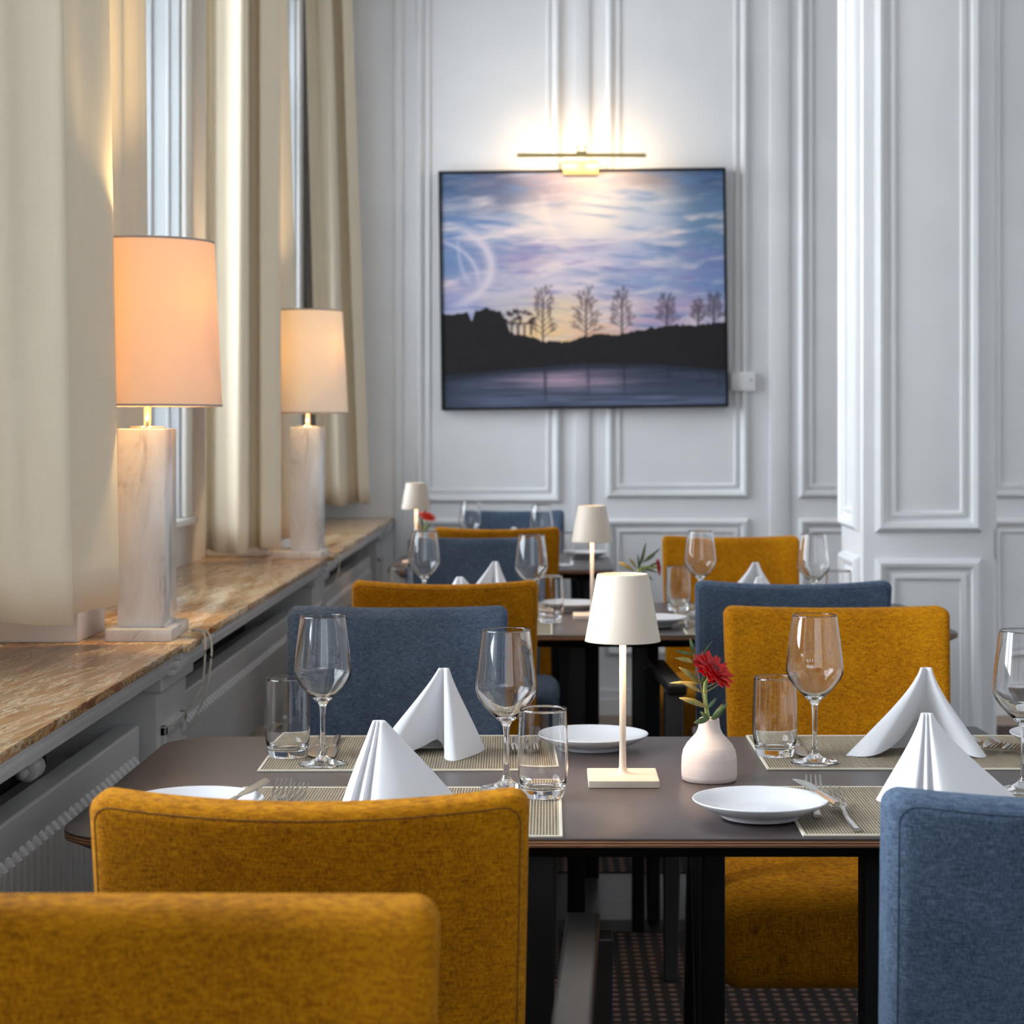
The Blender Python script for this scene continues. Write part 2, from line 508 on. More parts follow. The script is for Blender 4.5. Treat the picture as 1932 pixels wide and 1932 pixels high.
def wz(py): return CAMZ - (py - 802) / sc
n = 10
bays = [(wx(785), wx(1058)), (wx(1143), wx(1412)), (wx(1506), wx(1775)), (wx(1860), wx(2130)), (wx(2225), wx(2500))]
for (a, b) in bays:
    for (z0, z1) in ((wz(949 if a < 0 else 940), 3.25), (.26, wz(978))):
        bm = bmesh.new(); frame_mould(bm, YB, a, b, z0, z1)
        o = struct(link_mesh('trim_%d' % n, mesh_of(bm), M['wall'], smooth=False)); shade_auto(o, .9); n += 1
for (a, b) in ((-.672, wx(760)), (wx(1083), wx(1112)), (wx(1452), wx(1488)), (wx(1812), wx(1836)), (wx(2160), wx(2190))):
    o = struct(box('trim_%d' % n, a, b, YB - .014, YB, .12, ZC, M['wall'], bev=.005)); n += 1
bm = bmesh.new()
bbox(bm, -.9, XR, YB - .02, YB, 0, .115, .004); bbox(bm, -.9, XR, YB - .03, YB, 0, .075, .004)
struct(link_mesh('baseboard_back', mesh_of(bm), M['wall'], smooth=False))
# free-standing panelled column
YC0, YC1, XC0, XC1 = 5.87, 6.30, .941, 1.333
col = struct(box('column', XC0, XC1, YC0, YC1, 0, ZC, M['wall'], bev=.003))
bm = bmesh.new()
frame_mould(bm, YC0, .976, 1.295, .944, 3.3); frame_mould(bm, YC0, .976, 1.295, .22, .866)
o = link_mesh('moulding', mesh_of(bm), M['wall'], col, smooth=False); shade_auto(o, .9)
for sgn in (0, 1):
    bm = bmesh.new()
    frame_mould(bm, 0, -.165, .165, .944, 3.3); frame_mould(bm, 0, -.165, .165, .22, .866)
    o = link_mesh('moulding', mesh_of(bm), M['wall'], col, smooth=False, loc=(XC0 if sgn == 0 else XC1, (YC0 + YC1) / 2, 0), rot=(0, 0, -PI / 2 if sgn == 0 else PI / 2)); shade_auto(o, .9)
box('plinth', XC0 - .015, XC1 + .015, YC0 - .015, YC1 + .015, 0, .12, M['wall'], col, bev=.004)

# radiators in the niches
def radiator(label, a, b):
    t = thing('radiator', label, 'radiator', (-.745, (a + b) / 2, .14), 0, 'radiators below the window ledge')
    h, L = .575, b - a
    bm = bmesh.new()
    bbox(bm, -.05, -.006, -L / 2, L / 2, 0, h, .004)
    link_mesh('front_panel', mesh_of(bm), M['radiator'], t, smooth=False)
    bm = bmesh.new()
    p = .036; k = int((L - .04) / p)
    for i in range(k):
        y = -L / 2 + .02 + (i + .5) * p
        v = []
        prof = [(-.012, 0), (-.008, .011), (.008, .011), (.012, 0)]
        for (z, s) in ((.04, 0), (.052, 1), (h - .062, 1), (h - .05, 0)):
            v.append([bm.verts.new((-.0065 + d * (1 if s else .05), y + q, z)) for q, d in prof])
        for A, B in zip(v, v[1:]):
            for j in range(3): bm.faces.new((A[j], A[j + 1], B[j + 1], B[j]))
    link_mesh('ribbing', mesh_of(bm), M['radiator'], t, smooth=False)
    bm = bmesh.new()
    bbox(bm, -.16, -.12, -L / 2, L / 2, .0, h - .06, .004)
    link_mesh('rear_panel', mesh_of(bm), M['radiator'], t, smooth=False)
    bm = bmesh.new(); bbox(bm, -.075, -.05, -L / 2 + .05, -L / 2 + .09, .0, h - .02); bbox(bm, -.075, -.05, L / 2 - .09, L / 2 - .05, 0, h - .02)
    bm.free()
    for sg in (-1, 1):
        y = sg * (L / 2 - .07)
        bm = bmesh.new(); bbox(bm, -.076, -.049, y - .02, y + .02, -.132, .55); link_mesh('bracket', mesh_of(bm), M['radiator'], t, smooth=False)
radiator('ribbed white radiator nearest the front, low beside the mustard chair with its back turned', 1.42, 3.60)
radiator('ribbed white radiator under the ledge between the two marble pillar lamps', 3.97, 5.98)
radiator('ribbed white radiator at the far end of the ledge, near the back wall', 6.41, 8.26)
v = thing('radiator_valve', 'ribbed grey thermostat knob in the dark gap under the near ledge', 'valve', (-.80, 3.0, .735))
bm = lathe([(0, 0), (.016, 0), (.018, .004), (.018, .05), (.014, .056), (0, .056)], 16)
bmesh.ops.rotate(bm, cent=(0, 0, 0), matrix=Matrix.Rotation(-PI / 2, 3, 'X'), verts=bm.verts)
link_mesh('knob', mesh_of(bm), M['radiator'], v)
bm = bmesh.new(); tube(bm, [(0, .0, 0), (0, -.03, 0)], .008); link_mesh('pipe_end', mesh_of(bm), M['radiator'], v)

# pipe on the pier
bm = bmesh.new()
tube(bm, cat_rom([(-1.0, 6.16, 3.1), (-1.0, 6.16, 2.0), (-1.0, 6.16, 1.0), (-1.0, 6.17, .93), (-.985, 6.24, .893), (-.97, 6.40, .886), (-.97, 6.5, .886)], 6), .014, 10)
pp = link_mesh('heating_pipe', mesh_of(bm), M['wall_win']); tag(pp, 'thin painted pipe running down the dark pier behind the second curtain', 'pipe')
for z in (2.02, 1.02):
    box('bracket', -1.049, -.98, 6.145, 6.175, z - .008, z + .008, M['black'], pp)

# low casing blocks of the window piers, seen under the curtains
struct(box('trim_40', XW, -.868, 3.62, 3.84, .863, 1.08, M['offwhite'], bev=.004))
struct(box('trim_41', XW, -.868, 6.0, 6.12, .863, .93, M['offwhite'], bev=.004))

# ================================================================= CURTAINS
def curtain(label, path, z0, topshift=(0, 0), ruffle=.006, phase=0.0, gather=.9):
    pts = cat_rom([(p[0], p[1], 0) for p in path], 10)
    cx = sum(p[0] for p in pts) / len(pts); cy = sum(p[1] for p in pts) / len(pts)
    zs = list(np.linspace(0, 1, 30))
    bm = bmesh.new(); rows = []
    ZT = 3.28
    for s in zs:
        row = []
        for i, p in enumerate(pts):
            u = i / (len(pts) - 1)
            g = 1 - (1 - gather) * s
            x = cx + (p[0] - cx) * g + topshift[0] * s; y = cy + (p[1] - cy) * g + topshift[1] * s
            x += ruffle * math.sin(9 * u * PI + phase + 2.1 * s) * (1 - .3 * s)
            y += ruffle * 1.6 * math.cos(7 * u * PI + phase * 2 - 3.0 * s) * (1 - .3 * s)
            z = z0 + (ZT - z0) * s + (.006 * math.sin(u * 9 + phase) if s == 0 else 0)
            row.append(bm.verts.new((x, y, z)))
        rows.append(row)
    for A, B in zip(rows, rows[1:]):
        for k in range(len(A) - 1): bm.faces.new((A[k], A[k + 1], B[k + 1], B[k]))
    o = link_mesh('curtain', mesh_of(bm), M['curtain'])
    m = o.modifiers.new('thick', 'SOLIDIFY'); m.thickness = .003; m.offset = 0
    tag(o, label, 'curtain', 'cream window curtains'); return o
curtain('cream linen curtain nearest the camera, falling in front of the first shaded lamp',
        [(-1.03, 3.10), (-.99, 3.22), (-.945, 3.27), (-.90, 3.27), (-.86, 3.30), (-.812, 3.33), (-.838, 3.36), (-.846, 3.42), (-.822, 3.49), (-.783, 3.555), (-.80, 3.595), (-.88, 3.60)],
        .932, (-.035, 0), .005, .3)
curtain('cream curtain edge hanging behind the first lamp, glowing orange',
        [(-1.03, 4.14), (-1.0, 4.2), (-.985, 4.27), (-.955, 4.30), (-.935, 4.33), (-.94, 4.37), (-.91, 4.40), (-.905, 4.44), (-.95, 4.5)],
        .90, (-.012, 0), .002, 1.0)
curtain('cream curtain in deep folds between the two shaded lamps',
        [(-.995, 5.68), (-.982, 5.70), (-.96, 5.66), (-.925, 5.66), (-.888, 5.63), (-.872, 5.66), (-.885, 5.76), (-.862, 5.78), (-.845, 5.73), (-.82, 5.74), (-.80, 5.77), (-.80, 5.81), (-.86, 5.84)],
        .900, (.004, 0), .003, 2.0, 1.0)
curtain('cream curtain edge hanging behind the second lamp, lit amber',
        [(-1.02, 6.30), (-.97, 6.36), (-.93, 6.33), (-.89, 6.40), (-.85, 6.42), (-.815, 6.50), (-.86, 6.56)],
        .90, (-.06, 0), .003, .2)
curtain('cream curtain farthest away, hanging beside the back wall corner',
        [(-.97, 8.24), (-.94, 8.30), (-.91, 8.27), (-.875, 8.26), (-.857, 8.30), (-.862, 8.40), (-.825, 8.41), (-.81, 8.36), (-.785, 8.38), (-.77, 8.42), (-.80, 8.50)],
        .930, (-.07, 0), .003, 1.7)
rl = bmesh.new(); tube(rl, [(-.90, YF + .05, 3.30), (-.90, YB - .02, 3.30)], .014, 10)
tag(link_mesh('curtain_rail', mesh_of(rl), M['blackwood']), 'slim curtain rail along the top of the window wall', 'rail')

# ================================================================= MARBLE TABLE LAMPS
def pillar_lamp(label, x, y, rz, rb, rt, shade, power, colr, bx):
    t = thing('table_lamp', label, 'lamp', (x, y, .863), rz, 'shaded lamps on marble pillars')
    box('base', bx[0], bx[1], -.105, .11, 0, .023, M['marble'], t, bev=.002)
    box('marble_pillar', -.044, .044, -.07, .07, .023, .395, M['marble'], t, bev=.002)
    bm = lathe([(0, .395), (.035, .395), (.035, .399), (.007, .400), (.007, .52), (.012, .522), (.012, .56), (0, .56)], 24)
    link_mesh('stem', mesh_of(bm), M['chrome'], t)
    z0, z1 = .437, .752
    rm = .0012
    prof = [(rb, z0), (rt, z1), (rt - rm, z1), (rb - rm, z0), (rb, z0)]
    sh = link_mesh('shade', mesh_of(lathe(prof, 72)), shade, t)
    shade_auto(sh, 1.0)
    bm = lathe([(rb + .0006, z0), (rb + .0006, z0 + .004), (rb - .002, z0 + .004), (rb - .002, z0), (rb + .0006, z0)], 72)
    link_mesh('hem', mesh_of(bm), M['hem'], sh)
    bm = lathe([(rt + .0006, z1 - .004), (rt + .0006, z1), (rt - .002, z1), (rt - .002, z1 - .004), (rt + .0006, z1 - .004)], 72)
    link_mesh('hem', mesh_of(bm), M['hem'], sh)
    bm = bmesh.new()
    for k in range(3):
        a = 2 * PI * k / 3 + .4
        tube(bm, [(0, 0, .555), (math.cos(a) * (rb - .006), math.sin(a) * (rb - .006), .54)], .0015, 6)
    link_mesh('shade_spider', mesh_of(bm), M['chrome'], t)
    for sx in (-.078, .070):
        bm = bmesh.new(); bmesh.ops.create_uvsphere(bm, u_segments=20, v_segments=12, radius=.022)
        for v in bm.verts: v.co.z *= 1.35
        bmesh.ops.translate(bm, verts=bm.verts, vec=(sx, -.04, .60))
        link_mesh('bulb', mesh_of(bm), M['bulb'], t)
        bm = bmesh.new(); tube(bm, [(0, 0, .535), (sx * .6, -.025, .54), (sx, -.04, .572)], .006, 8)
        link_mesh('socket', mesh_of(bm), M['chrome'], t)
        l = bpy.data.lights.new('bulb_light', 'POINT'); l.energy = power; l.color = colr; l.shadow_soft_size = .02
        lo = bpy.data.objects.new('bulb_light', l); C.objects.link(lo); lo.parent = t; lo.location = (sx * 1.02, -.048, .655)
    return t
WARM = (1.0, .70, .33)
l1 = pillar_lamp('large lamp with peach drum shade on a marble pillar, nearest the front', -.765, 3.74, .03, .141, .126, M['shade'], 15, WARM, (-.060, .062))
l2 = pillar_lamp('smaller looking ivory shaded lamp on a marble pillar, farther along the ledge', -.735, 5.985, .0, .123, .105, M['shade2'], 10, (1.0, .70, .36), (-.095, .055))
def cord(parent, pts, r=.0022):
    bm = bmesh.new(); tube(bm, cat_rom(pts, 8), r, 8)
    o = link_mesh('cord', mesh_of(bm), M['cord']); o.parent = parent; o.matrix_parent_inverse = parent.matrix_basis.inverted()
    return o
bpy.context.view_layer.update()
cord(l1, [(-.69, 3.80, .868), (-.672, 3.77, .870), (-.655, 3.73, .867), (-.648, 3.70, .84), (-.652, 3.69, .78), (-.672, 3.68, .74), (-.70, 3.67, .70)])
cord(l1, [(-.69, 3.82, .867), (-.668, 3.79, .8685), (-.648, 3.75, .862), (-.640, 3.72, .82), (-.655, 3.71, .74), (-.69, 3.70, .68)])
cord(l2, [(-.66, 6.06, .867), (-.650, 6.04, .870), (-.640, 6.0, .855), (-.645, 5.98, .80), (-.68, 5.97, .74), (-.69, 5.96, .71)])

# ================================================================= PICTURE
def paint():
    W, H = 470, 396
    rs = np.random.RandomState(3)
    def vnoise(x, y, seed):
        r = np.random.RandomState(seed).rand(64, 64)
        xi = np.floor(x).astype(int); yi = np.floor(y).astype(int); fx = x - xi; fy = y - yi
        fx = fx * fx * (3 - 2 * fx); fy = fy * fy * (3 - 2 * fy)
        g = lambda a, b: r[b % 64, a % 64]
        return (g(xi, yi) * (1 - fx) + g(xi + 1, yi) * fx) * (1 - fy) + (g(xi, yi + 1) * (1 - fx) + g(xi + 1, yi + 1) * fx) * fy
    def fbm(x, y, seed, o=5):
        s = 0; a = .5
        for k in range(o): s = s + a * vnoise(x * 2 ** k, y * 2 ** k, seed + k); a *= .5
        return s
    X, Y = np.meshgrid(150 + 1540 * (np.arange(W) + .5) / W, 270 + 1280 * (np.arange(H) + .5) / H)
    c3 = lambda r, g, b: np.array([r, g, b], float)
    def mix(a, b, f): f = np.clip(f, 0, 1)[..., None]; return a * (1 - f) + b * f
    # soft sky colour field from scattered anchors
    A = [(160, 290, 58, 86, 122), (450, 330, 92, 100, 130), (700, 300, 130, 122, 140), (900, 300, 190, 172, 170), (1250, 310, 140, 132, 138), (1650, 300, 62, 88, 128),
         (170, 450, 84, 112, 156), (450, 420, 112, 120, 148), (800, 400, 146, 138, 152), (950, 440, 240, 226, 216), (1250, 420, 190, 198, 210), (1650, 430, 96, 126, 160),
         (170, 600, 112, 142, 188), (400, 560, 200, 196, 212), (650, 530, 236, 222, 214), (800, 560, 220, 212, 216), (950, 560, 244, 232, 218), (1250, 560, 196, 202, 218), (1650, 600, 100, 134, 170),
         (180, 760, 108, 142, 186), (420, 740, 150, 154, 188), (600, 740, 196, 176, 196), (900, 740, 214, 202, 220), (1250, 740, 176, 182, 212), (1650, 780, 120, 136, 186),
         (180, 900, 168, 164, 196), (450, 900, 188, 186, 208), (750, 880, 208, 198, 214), (1000, 900, 206, 198, 218), (1300, 900, 140, 160, 202), (1650, 910, 116, 146, 192),
         (200, 1010, 150, 160, 206), (500, 1000, 200, 192, 196), (750, 1050, 244, 214, 172), (950, 1080, 248, 212, 172), (1200, 1050, 208, 178, 196), (1500, 1040, 190, 168, 200), (1680, 1060, 160, 164, 206),
         (700, 1170, 250, 208, 150), (1000, 1150, 238, 186, 158), (1300, 1110, 176, 160, 196)]
    wx_ = 60 * (fbm(X / 210, Y / 90, 11) - .5); wy_ = 46 * (fbm(X / 200, Y / 80, 21) - .5)
    num = np.zeros((H, W, 3)); den = np.zeros((H, W))
    for (ax, ay, r, g, b) in A:
        d = ((X + wx_ - ax) / 150) ** 2 + ((Y + wy_ - ay) / 80) ** 2
        k = 1 / (1 + d) ** 2.2 + 1e-9
        num += k[..., None] * c3(r, g, b); den += k
    img = num / den[..., None]
    # streaky clouds
    sl = X + .35 * Y
    f = fbm(sl / 230, (Y - .12 * X) / 26, 31, 5); g = fbm(X / 190 + 9, (Y + .10 * X) / 34, 51, 5)
    img = mix(img, img * .0 + c3(104, 134, 180), (f - .50) * 3.0 * (.35 + .65 * np.clip(np.abs(X - 850) / 500, 0, 1)))
    img = mix(img, img * .0 + c3(240, 222, 220), (g - .50) * 3.0 * (.25 + .75 * np.clip((Y - 330) / 200, 0, 1)))
    f2 = fbm(X / 150 + 3, Y / 22 + 7, 71, 4)
    img = mix(img, img * 0 + c3(140, 132, 184), (f2 - .53) * 2.6 * (Y > 640) * (Y < 1010))
    # swirl arcs at the left
    def arc(cx, cy, rx, ry, a0, a1, wdt, col, s):
        nonlocal img
        th = np.arctan2((Y - cy) / ry, (X - cx) / rx); rr = np.sqrt(((X - cx) / rx) ** 2 + ((Y - cy) / ry) ** 2)
        m = np.exp(-((rr - 1) * min(rx, ry) / wdt) ** 2)
        aw = 1 / (1 + np.exp(-(th - a0) * 9)) * 1 / (1 + np.exp((th - a1) * 9))
        img = mix(img, img * 0 + c3(*col), m * aw * s)
    arc(150, 780, 270, 215, -1.2, 1.25, 22, (222, 210, 220), .9)
    arc(60, 860, 290, 230, -1.3, -.0, 10, (214, 206, 222), .7)
    arc(330, 640, 90, 240, 1.9, 3.3, 9, (200, 196, 218), .6)
    arc(430, 420, 600, 520, 1.0, 1.75, 16, (226, 206, 214), .5)
    arc(960, 380, 260, 330, 1.9, 3.0, 26, (246, 226, 214), .45)
    # water
    shore = np.interp(X, [150, 500, 900, 1300, 1690], [1372, 1345, 1318, 1326, 1362])
    wv = fbm(X / 260, Y / 12, 91, 4)
    water = mix(c3(44, 54, 72) + np.zeros_like(img), c3(112, 122, 152), (Y - 1330) / 220 * .7 + (wv - .5) * 1.0)
    water = mix(water, water * 0 + c3(186, 156, 176), np.exp(-((X - 820) / 330) ** 2 - ((Y - 1400) / 55) ** 2) * (.35 + wv))
    water = mix(water, water * 0 + c3(34, 42, 58), np.exp(-((Y - shore - 10) / 16) ** 2) * .8 + np.clip((420 - X) / 500, 0, .5))
    img = np.where((Y > shore)[..., None], water, img)
    # trees: recursive branches drawn with darkening strokes
    dark = np.zeros((H, W))
    def line(x0, y0, x1, y1, w_, k):
        sx_, sy_ = W / 1540, H / 1280
        ax, ay, bx, by = (x0 - 150) * sx_, (y0 - 270) * sy_, (x1 - 150) * sx_, (y1 - 270) * sy_
        L = max(abs(bx - ax), abs(by - ay), 1); nn = int(L * 2) + 1
        for t_ in np.linspace(0, 1, nn):
            px, py = ax + (bx - ax) * t_, ay + (by - ay) * t_
            R = max(.7, w_ * sx_ / 2)
            i0, i1, j0, j1 = int(px - R - 1), int(px + R + 2), int(py - R - 1), int(py + R + 2)
            for j in range(max(j0, 0), min(j1, H)):
                for i in range(max(i0, 0), min(i1, W)):
                    d = math.hypot(i + .5 - px, j + .5 - py)
                    v_ = max(0, min(1, R + .5 - d)) * k
                    if v_ > dark[j, i]: dark[j, i] = v_
    def tree(x, y0, y1, wd):
        hgt = y0 - y1; line(x, y0 + 20, x + 3, y1 + hgt * .25, 9, .9)
        rr = random.Random(int(x))
        def br(bx, by, ang, ln, d):
            ex, ey = bx + math.sin(ang) * ln, by - math.cos(ang) * ln
            line(bx, by, ex, ey, max(1.2, 1.3 * d), .38 + .12 * d)
            if d > 0:
                for _k in range(3):
                    f_ = rr.uniform(.4, 1); br(bx + (ex - bx) * f_, by + (ey - by) * f_, ang * .8 + rr.uniform(-.75, .75), ln * rr.uniform(.42, .62), d - 1)
        for q in range(17):
            s_ = .10 + .84 * q / 17; sd = -1 if q % 2 else 1
            br(x + 2, y0 - hgt * s_ * .92, sd * (1.0 - .55 * s_) + rr.uniform(-.12, .12), wd * (.95 - .45 * s_) * rr.uniform(.8, 1.1), 3)
    for (x, y0, y1, wd) in ((695, 1200, 880, 74), (930, 1190, 892, 72), (1125, 1165, 900, 66), (1370, 1128, 945, 56), (1540, 1115, 975, 46), (1625, 1112, 938, 56)):
        tree(x, y0, y1, wd)
        # reflection
    refl = dark.copy()
    img = mix(img, img * 0 + c3(52, 38, 44), dark)
    top = np.interp(X[0], [150, 290, 310, 330, 400, 470, 500, 520, 640, 700, 840, 900, 1000, 1050, 1130, 1300, 1400, 1550, 1690],
                    [1042, 1030, 1085, 1020, 1008, 1030, 1090, 1148, 1165, 1195, 1196, 1172, 1158, 1166, 1156, 1124, 1116, 1112, 1104])
    top = top + 12 * (fbm(X[0] / 14, X[0] * 0 + 3, 5, 3) - .5) * 2
    land = (Y > top[None, :]) & (Y <= shore)
    blob = (((X - 570) / 95) ** 2 + ((Y - 1062) / 52) ** 2 < (fbm(X / 18, Y / 14, 15, 3) + .48)) & (fbm(X / 16, Y / 12, 45, 3) > .40)
    img = mix(img, img * 0 + c3(52, 40, 42), blob * .85 * (Y < 1100) + .7 * ((np.sin(X / 5.5) > .3) & (Y > 1090) & (Y < 1160) & (X > 500) & (X < 660)))
    img = np.where(land[..., None], c3(27, 25, 29) + (fbm(X / 40, Y / 30, 66, 4)[..., None] - .5) * 10, img)
    for (x, ln, wd, k) in ((705, 190, 10, .75), (940, 180, 40, .6), (1135, 170, 36, .6), (1380, 110, 30, .45), (1555, 90, 16, .35), (1650, 110, 20, .35)):
        yy = Y - shore
        prof = np.clip(1 - yy / ln, 0, 1) * (yy > 0)
        wob = (fbm(X / 9, Y / 9, 77, 3) - .3) * 1.6
        img = mix(img, img * 0 + c3(36, 38, 52), (np.exp(-((X - x) / 7) ** 2) + np.exp(-((X - x) / wd) ** 2) * wob * np.sin(np.clip(yy / ln, 0, 1) * PI)) * prof ** .4 * k)
    return np.clip(img, 0, 255), W, H
img, PW, PH = paint()
# print seen in 1.243 x 1.03 m
pw, ph = 1.243, 1.035
pic = thing('framed_picture', 'large framed lake sunset with bare trees in a thin black frame on the back wall', 'picture', (wx(1101) * 8.48 / YB, YB - .035, CAMZ + (802 - 545) * 8.48 / 3700))
pic.rotation_euler = (0, -math.radians(.75), 0)
xs = (np.arange(PW) / (PW - 1) - .5) * (pw - .02); zs = (.5 - np.arange(PH) / (PH - 1)) * (ph - .02)
gx, gz = np.meshgrid(xs, zs)
verts = np.stack([gx.ravel(), np.full(gx.size, -.024), gz.ravel()], 1)
idx = np.arange(PW * PH).reshape(PH, PW)
faces = np.stack([idx[1:, :-1].ravel(), idx[1:, 1:].ravel(), idx[:-1, 1:].ravel(), idx[:-1, :-1].ravel()], 1)
me = bpy.data.meshes.new('print'); me.from_pydata(verts.tolist(), [], faces.tolist())
ca = me.color_attributes.new('Col', 'FLOAT_COLOR', 'POINT')
c = img.reshape(-1, 3) / 255.0; c = np.where(c <= .04045, c / 12.92, ((c + .055) / 1.055) ** 2.4) * .93
ca.data.foreach_set('color', np.concatenate([c, np.ones((len(c), 1))], 1).ravel().astype(np.float32))
t = NT('canvas_print'); at = t.node('ShaderNodeVertexColor', _layer_name='Col')
t.link(at.outputs[0], t.b.inputs['Base Color']); t.set(Roughness=.45, Specular__IOR__Level=.3)
link_mesh('print', me, t.m, pic, smooth=False)
box('backing', -pw / 2 + .008, pw / 2 - .008, -.0235, .03, -ph / 2 + .008, ph / 2 - .008, M['black'], pic)
bm = bmesh.new()
for (a, b, c_, d) in ((-pw / 2, -pw / 2 + .011, -ph / 2, ph / 2), (pw / 2 - .011, pw / 2, -ph / 2, ph / 2), (-pw / 2 + .011, pw / 2 - .011, ph / 2 - .011, ph / 2), (-pw / 2 + .011, pw / 2 - .011, -ph / 2, -ph / 2 + .011)):
    bbox(bm, a, b, -.032, .03, c_, d)
link_mesh('frame', mesh_of(bm), M['black'], pic, smooth=False)
# picture light
zb = CAMZ + (802 - 294) * 8.33 / 3700
xl = (1097 - 1035) * 8.33 / 3700
pl = thing('picture_light', 'slim brass picture light mounted above the sunset picture', 'light', (xl, YB, zb))
bm = bmesh.new(); bbox(bm, -.275, .275, -.235, -.213, -.006, .010, .003); link_mesh('bar', mesh_of(bm), M['brass'], pl, smooth=False)
box('light_strip', -.265, .265, -.2125, -.211, -.003, .007, M['ledbar'], pl)
box('wall_plate', -.076, .076, -.080, -.069, -.062, .0, M['brass_light'], pl, bev=.002)
box('mount', -.04, .04, -.07, -.0, -.032, -.004, M['brass_light'], pl)
for sx in (-.017, .017):
    bm = bmesh.new(); tube(bm, cat_rom([(sx, -.0, .058), (sx, -.08, .058), (sx, -.20, .05), (sx, -.224, .03), (sx, -.224, .008)], 5), .0025, 8)
    link_mesh('arm', mesh_of(bm), M['brass'], pl)
box('pivot', -.023, .023, -.238, -.21, .008, .018, M['brass'], pl, bev=.002)
bm = bmesh.new()
for k in range(3): tube(bm, [(-.022, -.082, -.018 - .008 * k), (.022, -.082, -.018 - .008 * k)], .0018, 6)
link_mesh('hinge', mesh_of(bm), M['brass'], pl)
area_light('picture_light_glow', (xl, YB - .205, zb - .002), (math.radians(62), 0, 0), .50, .012, .9, (1, .70, .40))
area_light('picture_light_glow', (xl, YB - .215, zb - .014), (math.radians(18), 0, 0), .50, .012, .55, (1, .74, .48))
area_light('picture_light_glow', (xl, YB - .205, zb + .012), (math.radians(125), 0, 0), .50, .012, .9, (1, .70, .40))
tg = thing('wall_card', 'small white card with a dark dot on the wall, right of the picture', 'card', ((1401 - 1035) / sc, YB - .002, CAMZ - (720 - 802) / sc))
box('card', -.053, .053, -.03, -.012, -.041, .041, M['offwhite'], tg, bev=.002)
box('mount', -.03, .03, -.012, -.0, -.03, .03, M['offwhite'], tg)
bm = lathe([(0, 0), (.005, 0), (.005, .001), (0, .001)], 12); bmesh.ops.rotate(bm, cent=(0, 0, 0), matrix=Matrix.Rotation(PI / 2, 3, 'X'), verts=bm.verts)
link_mesh('dot', mesh_of(bm), M['hem'], tg, loc=(.032, -.0305, .006))

# ================================================================= CHAIRS
HW, TOPZ = .2165, .90
def bend(x, y, z):
    u = x / HW
    dz = TOPZ - z
    return (x * (1 - .05 * dz / .5), y + .040 * u * u + dz * .15, z - .009 * (1 - u * u) * max(0, 1 - dz / .5))
def make_chair_meshes():
    D = {}
    D['backrest'] = mesh_of(rbox(2 * HW, .072, .56, .020, (22, 2, 14), bend, (0, 0, TOPZ - .28)))
    bm = bmesh.new()
    path = []
    a = HW - .008; zt = TOPZ - .010; r = .018
    for z in np.linspace(.42, zt - r, 16): path.append((-a, z))
    for q in np.linspace(0, PI / 2, 6): path.append((-a + r - r * math.cos(q), zt - r + r * math.sin(q)))
    for x in np.linspace(-a + r, a - r, 30)[1:-1]: path.append((x, zt))
    for q in np.linspace(PI / 2, 0, 6): path.append((a - r + r * math.cos(q), zt - r + r * math.sin(q)))
    for z in np.linspace(zt - r, .42, 16): path.append((a, z))
    def py_(x, z):
        d = min(.0185, math.hypot(max(0, abs(x) - HW + .02), max(0, z - TOPZ + .02)))
        return -(.016 + math.sqrt(.02 ** 2 - d * d)) - .0002
    tube(bm, [bend(x, py_(x, z), z) for x, z in path], .0007, 6)
    D['piping'] = mesh_of(bm)
    def sb(x, y, z):
        k = (z - .38) / .09
        return (x, y, z - (.012 * max(0, (abs(x) / .27) ** 3) + .012 * max(0, ((y - .31) / .26)) ** 3 if z > .42 else 0))
    D['seat'] = mesh_of(rbox(.54, .50, .18, .035, (14, 14, 4), sb, (0, .335, .385)))
    D['arm'] = {}
    for s in (-1, 1):
        bm = bmesh.new()
        bbox(bm, -.021, .021, -.25, .25, -.012, .012, .005, 3)
        bmesh.ops.rotate(bm, cent=(0, 0, 0), matrix=Matrix.Rotation(-.045 * s, 3, 'Z'), verts=bm.verts)
        bmesh.ops.translate(bm, verts=bm.verts, vec=(s * .267, .27, .648))
        D['arm'][s] = mesh_of(bm)
    D['leg'] = {}
    for s in (-1, 1):
        for f in (0, 1):
            bm = bmesh.new()
            bbox(bm, -.02, .02, -.021, .021, 0, 1, .003)
            for v in bm.verts:
                h = v.co.z
                if f: top = Vector((s * .292, .48, .642)); bot = Vector((s * .285, .50, 0))
                else: top = Vector((s * .262, .07, .642)); bot = Vector((s * .275, -.03, 0))
                k = .75 + .35 * h
                p = bot.lerp(top, h); v.co = Vector((p.x + v.co.x * k, p.y + v.co.y * k, p.z))
            D['leg'][(s, f)] = mesh_of(bm)
    D['short_leg'] = {}
    for s in (-1, 1):
        for f in (0, 1):
            bm = bmesh.new(); bbox(bm, -.02, .02, -.02, .02, 0, 1, .003)
            for v in bm.verts:
                h = v.co.z; p = Vector((s * (.235 + .01 * (1 - h)), (.52 if f else .13 - .12 * (1 - h)), h * .30)); k = .8 + .3 * h
                v.co = Vector((p.x + v.co.x * k, p.y + v.co.y * k, p.z))
            D['short_leg'][(s, f)] = mesh_of(bm)
    return D
CH = {'yellow': make_chair_meshes(), 'blue': make_chair_meshes()}
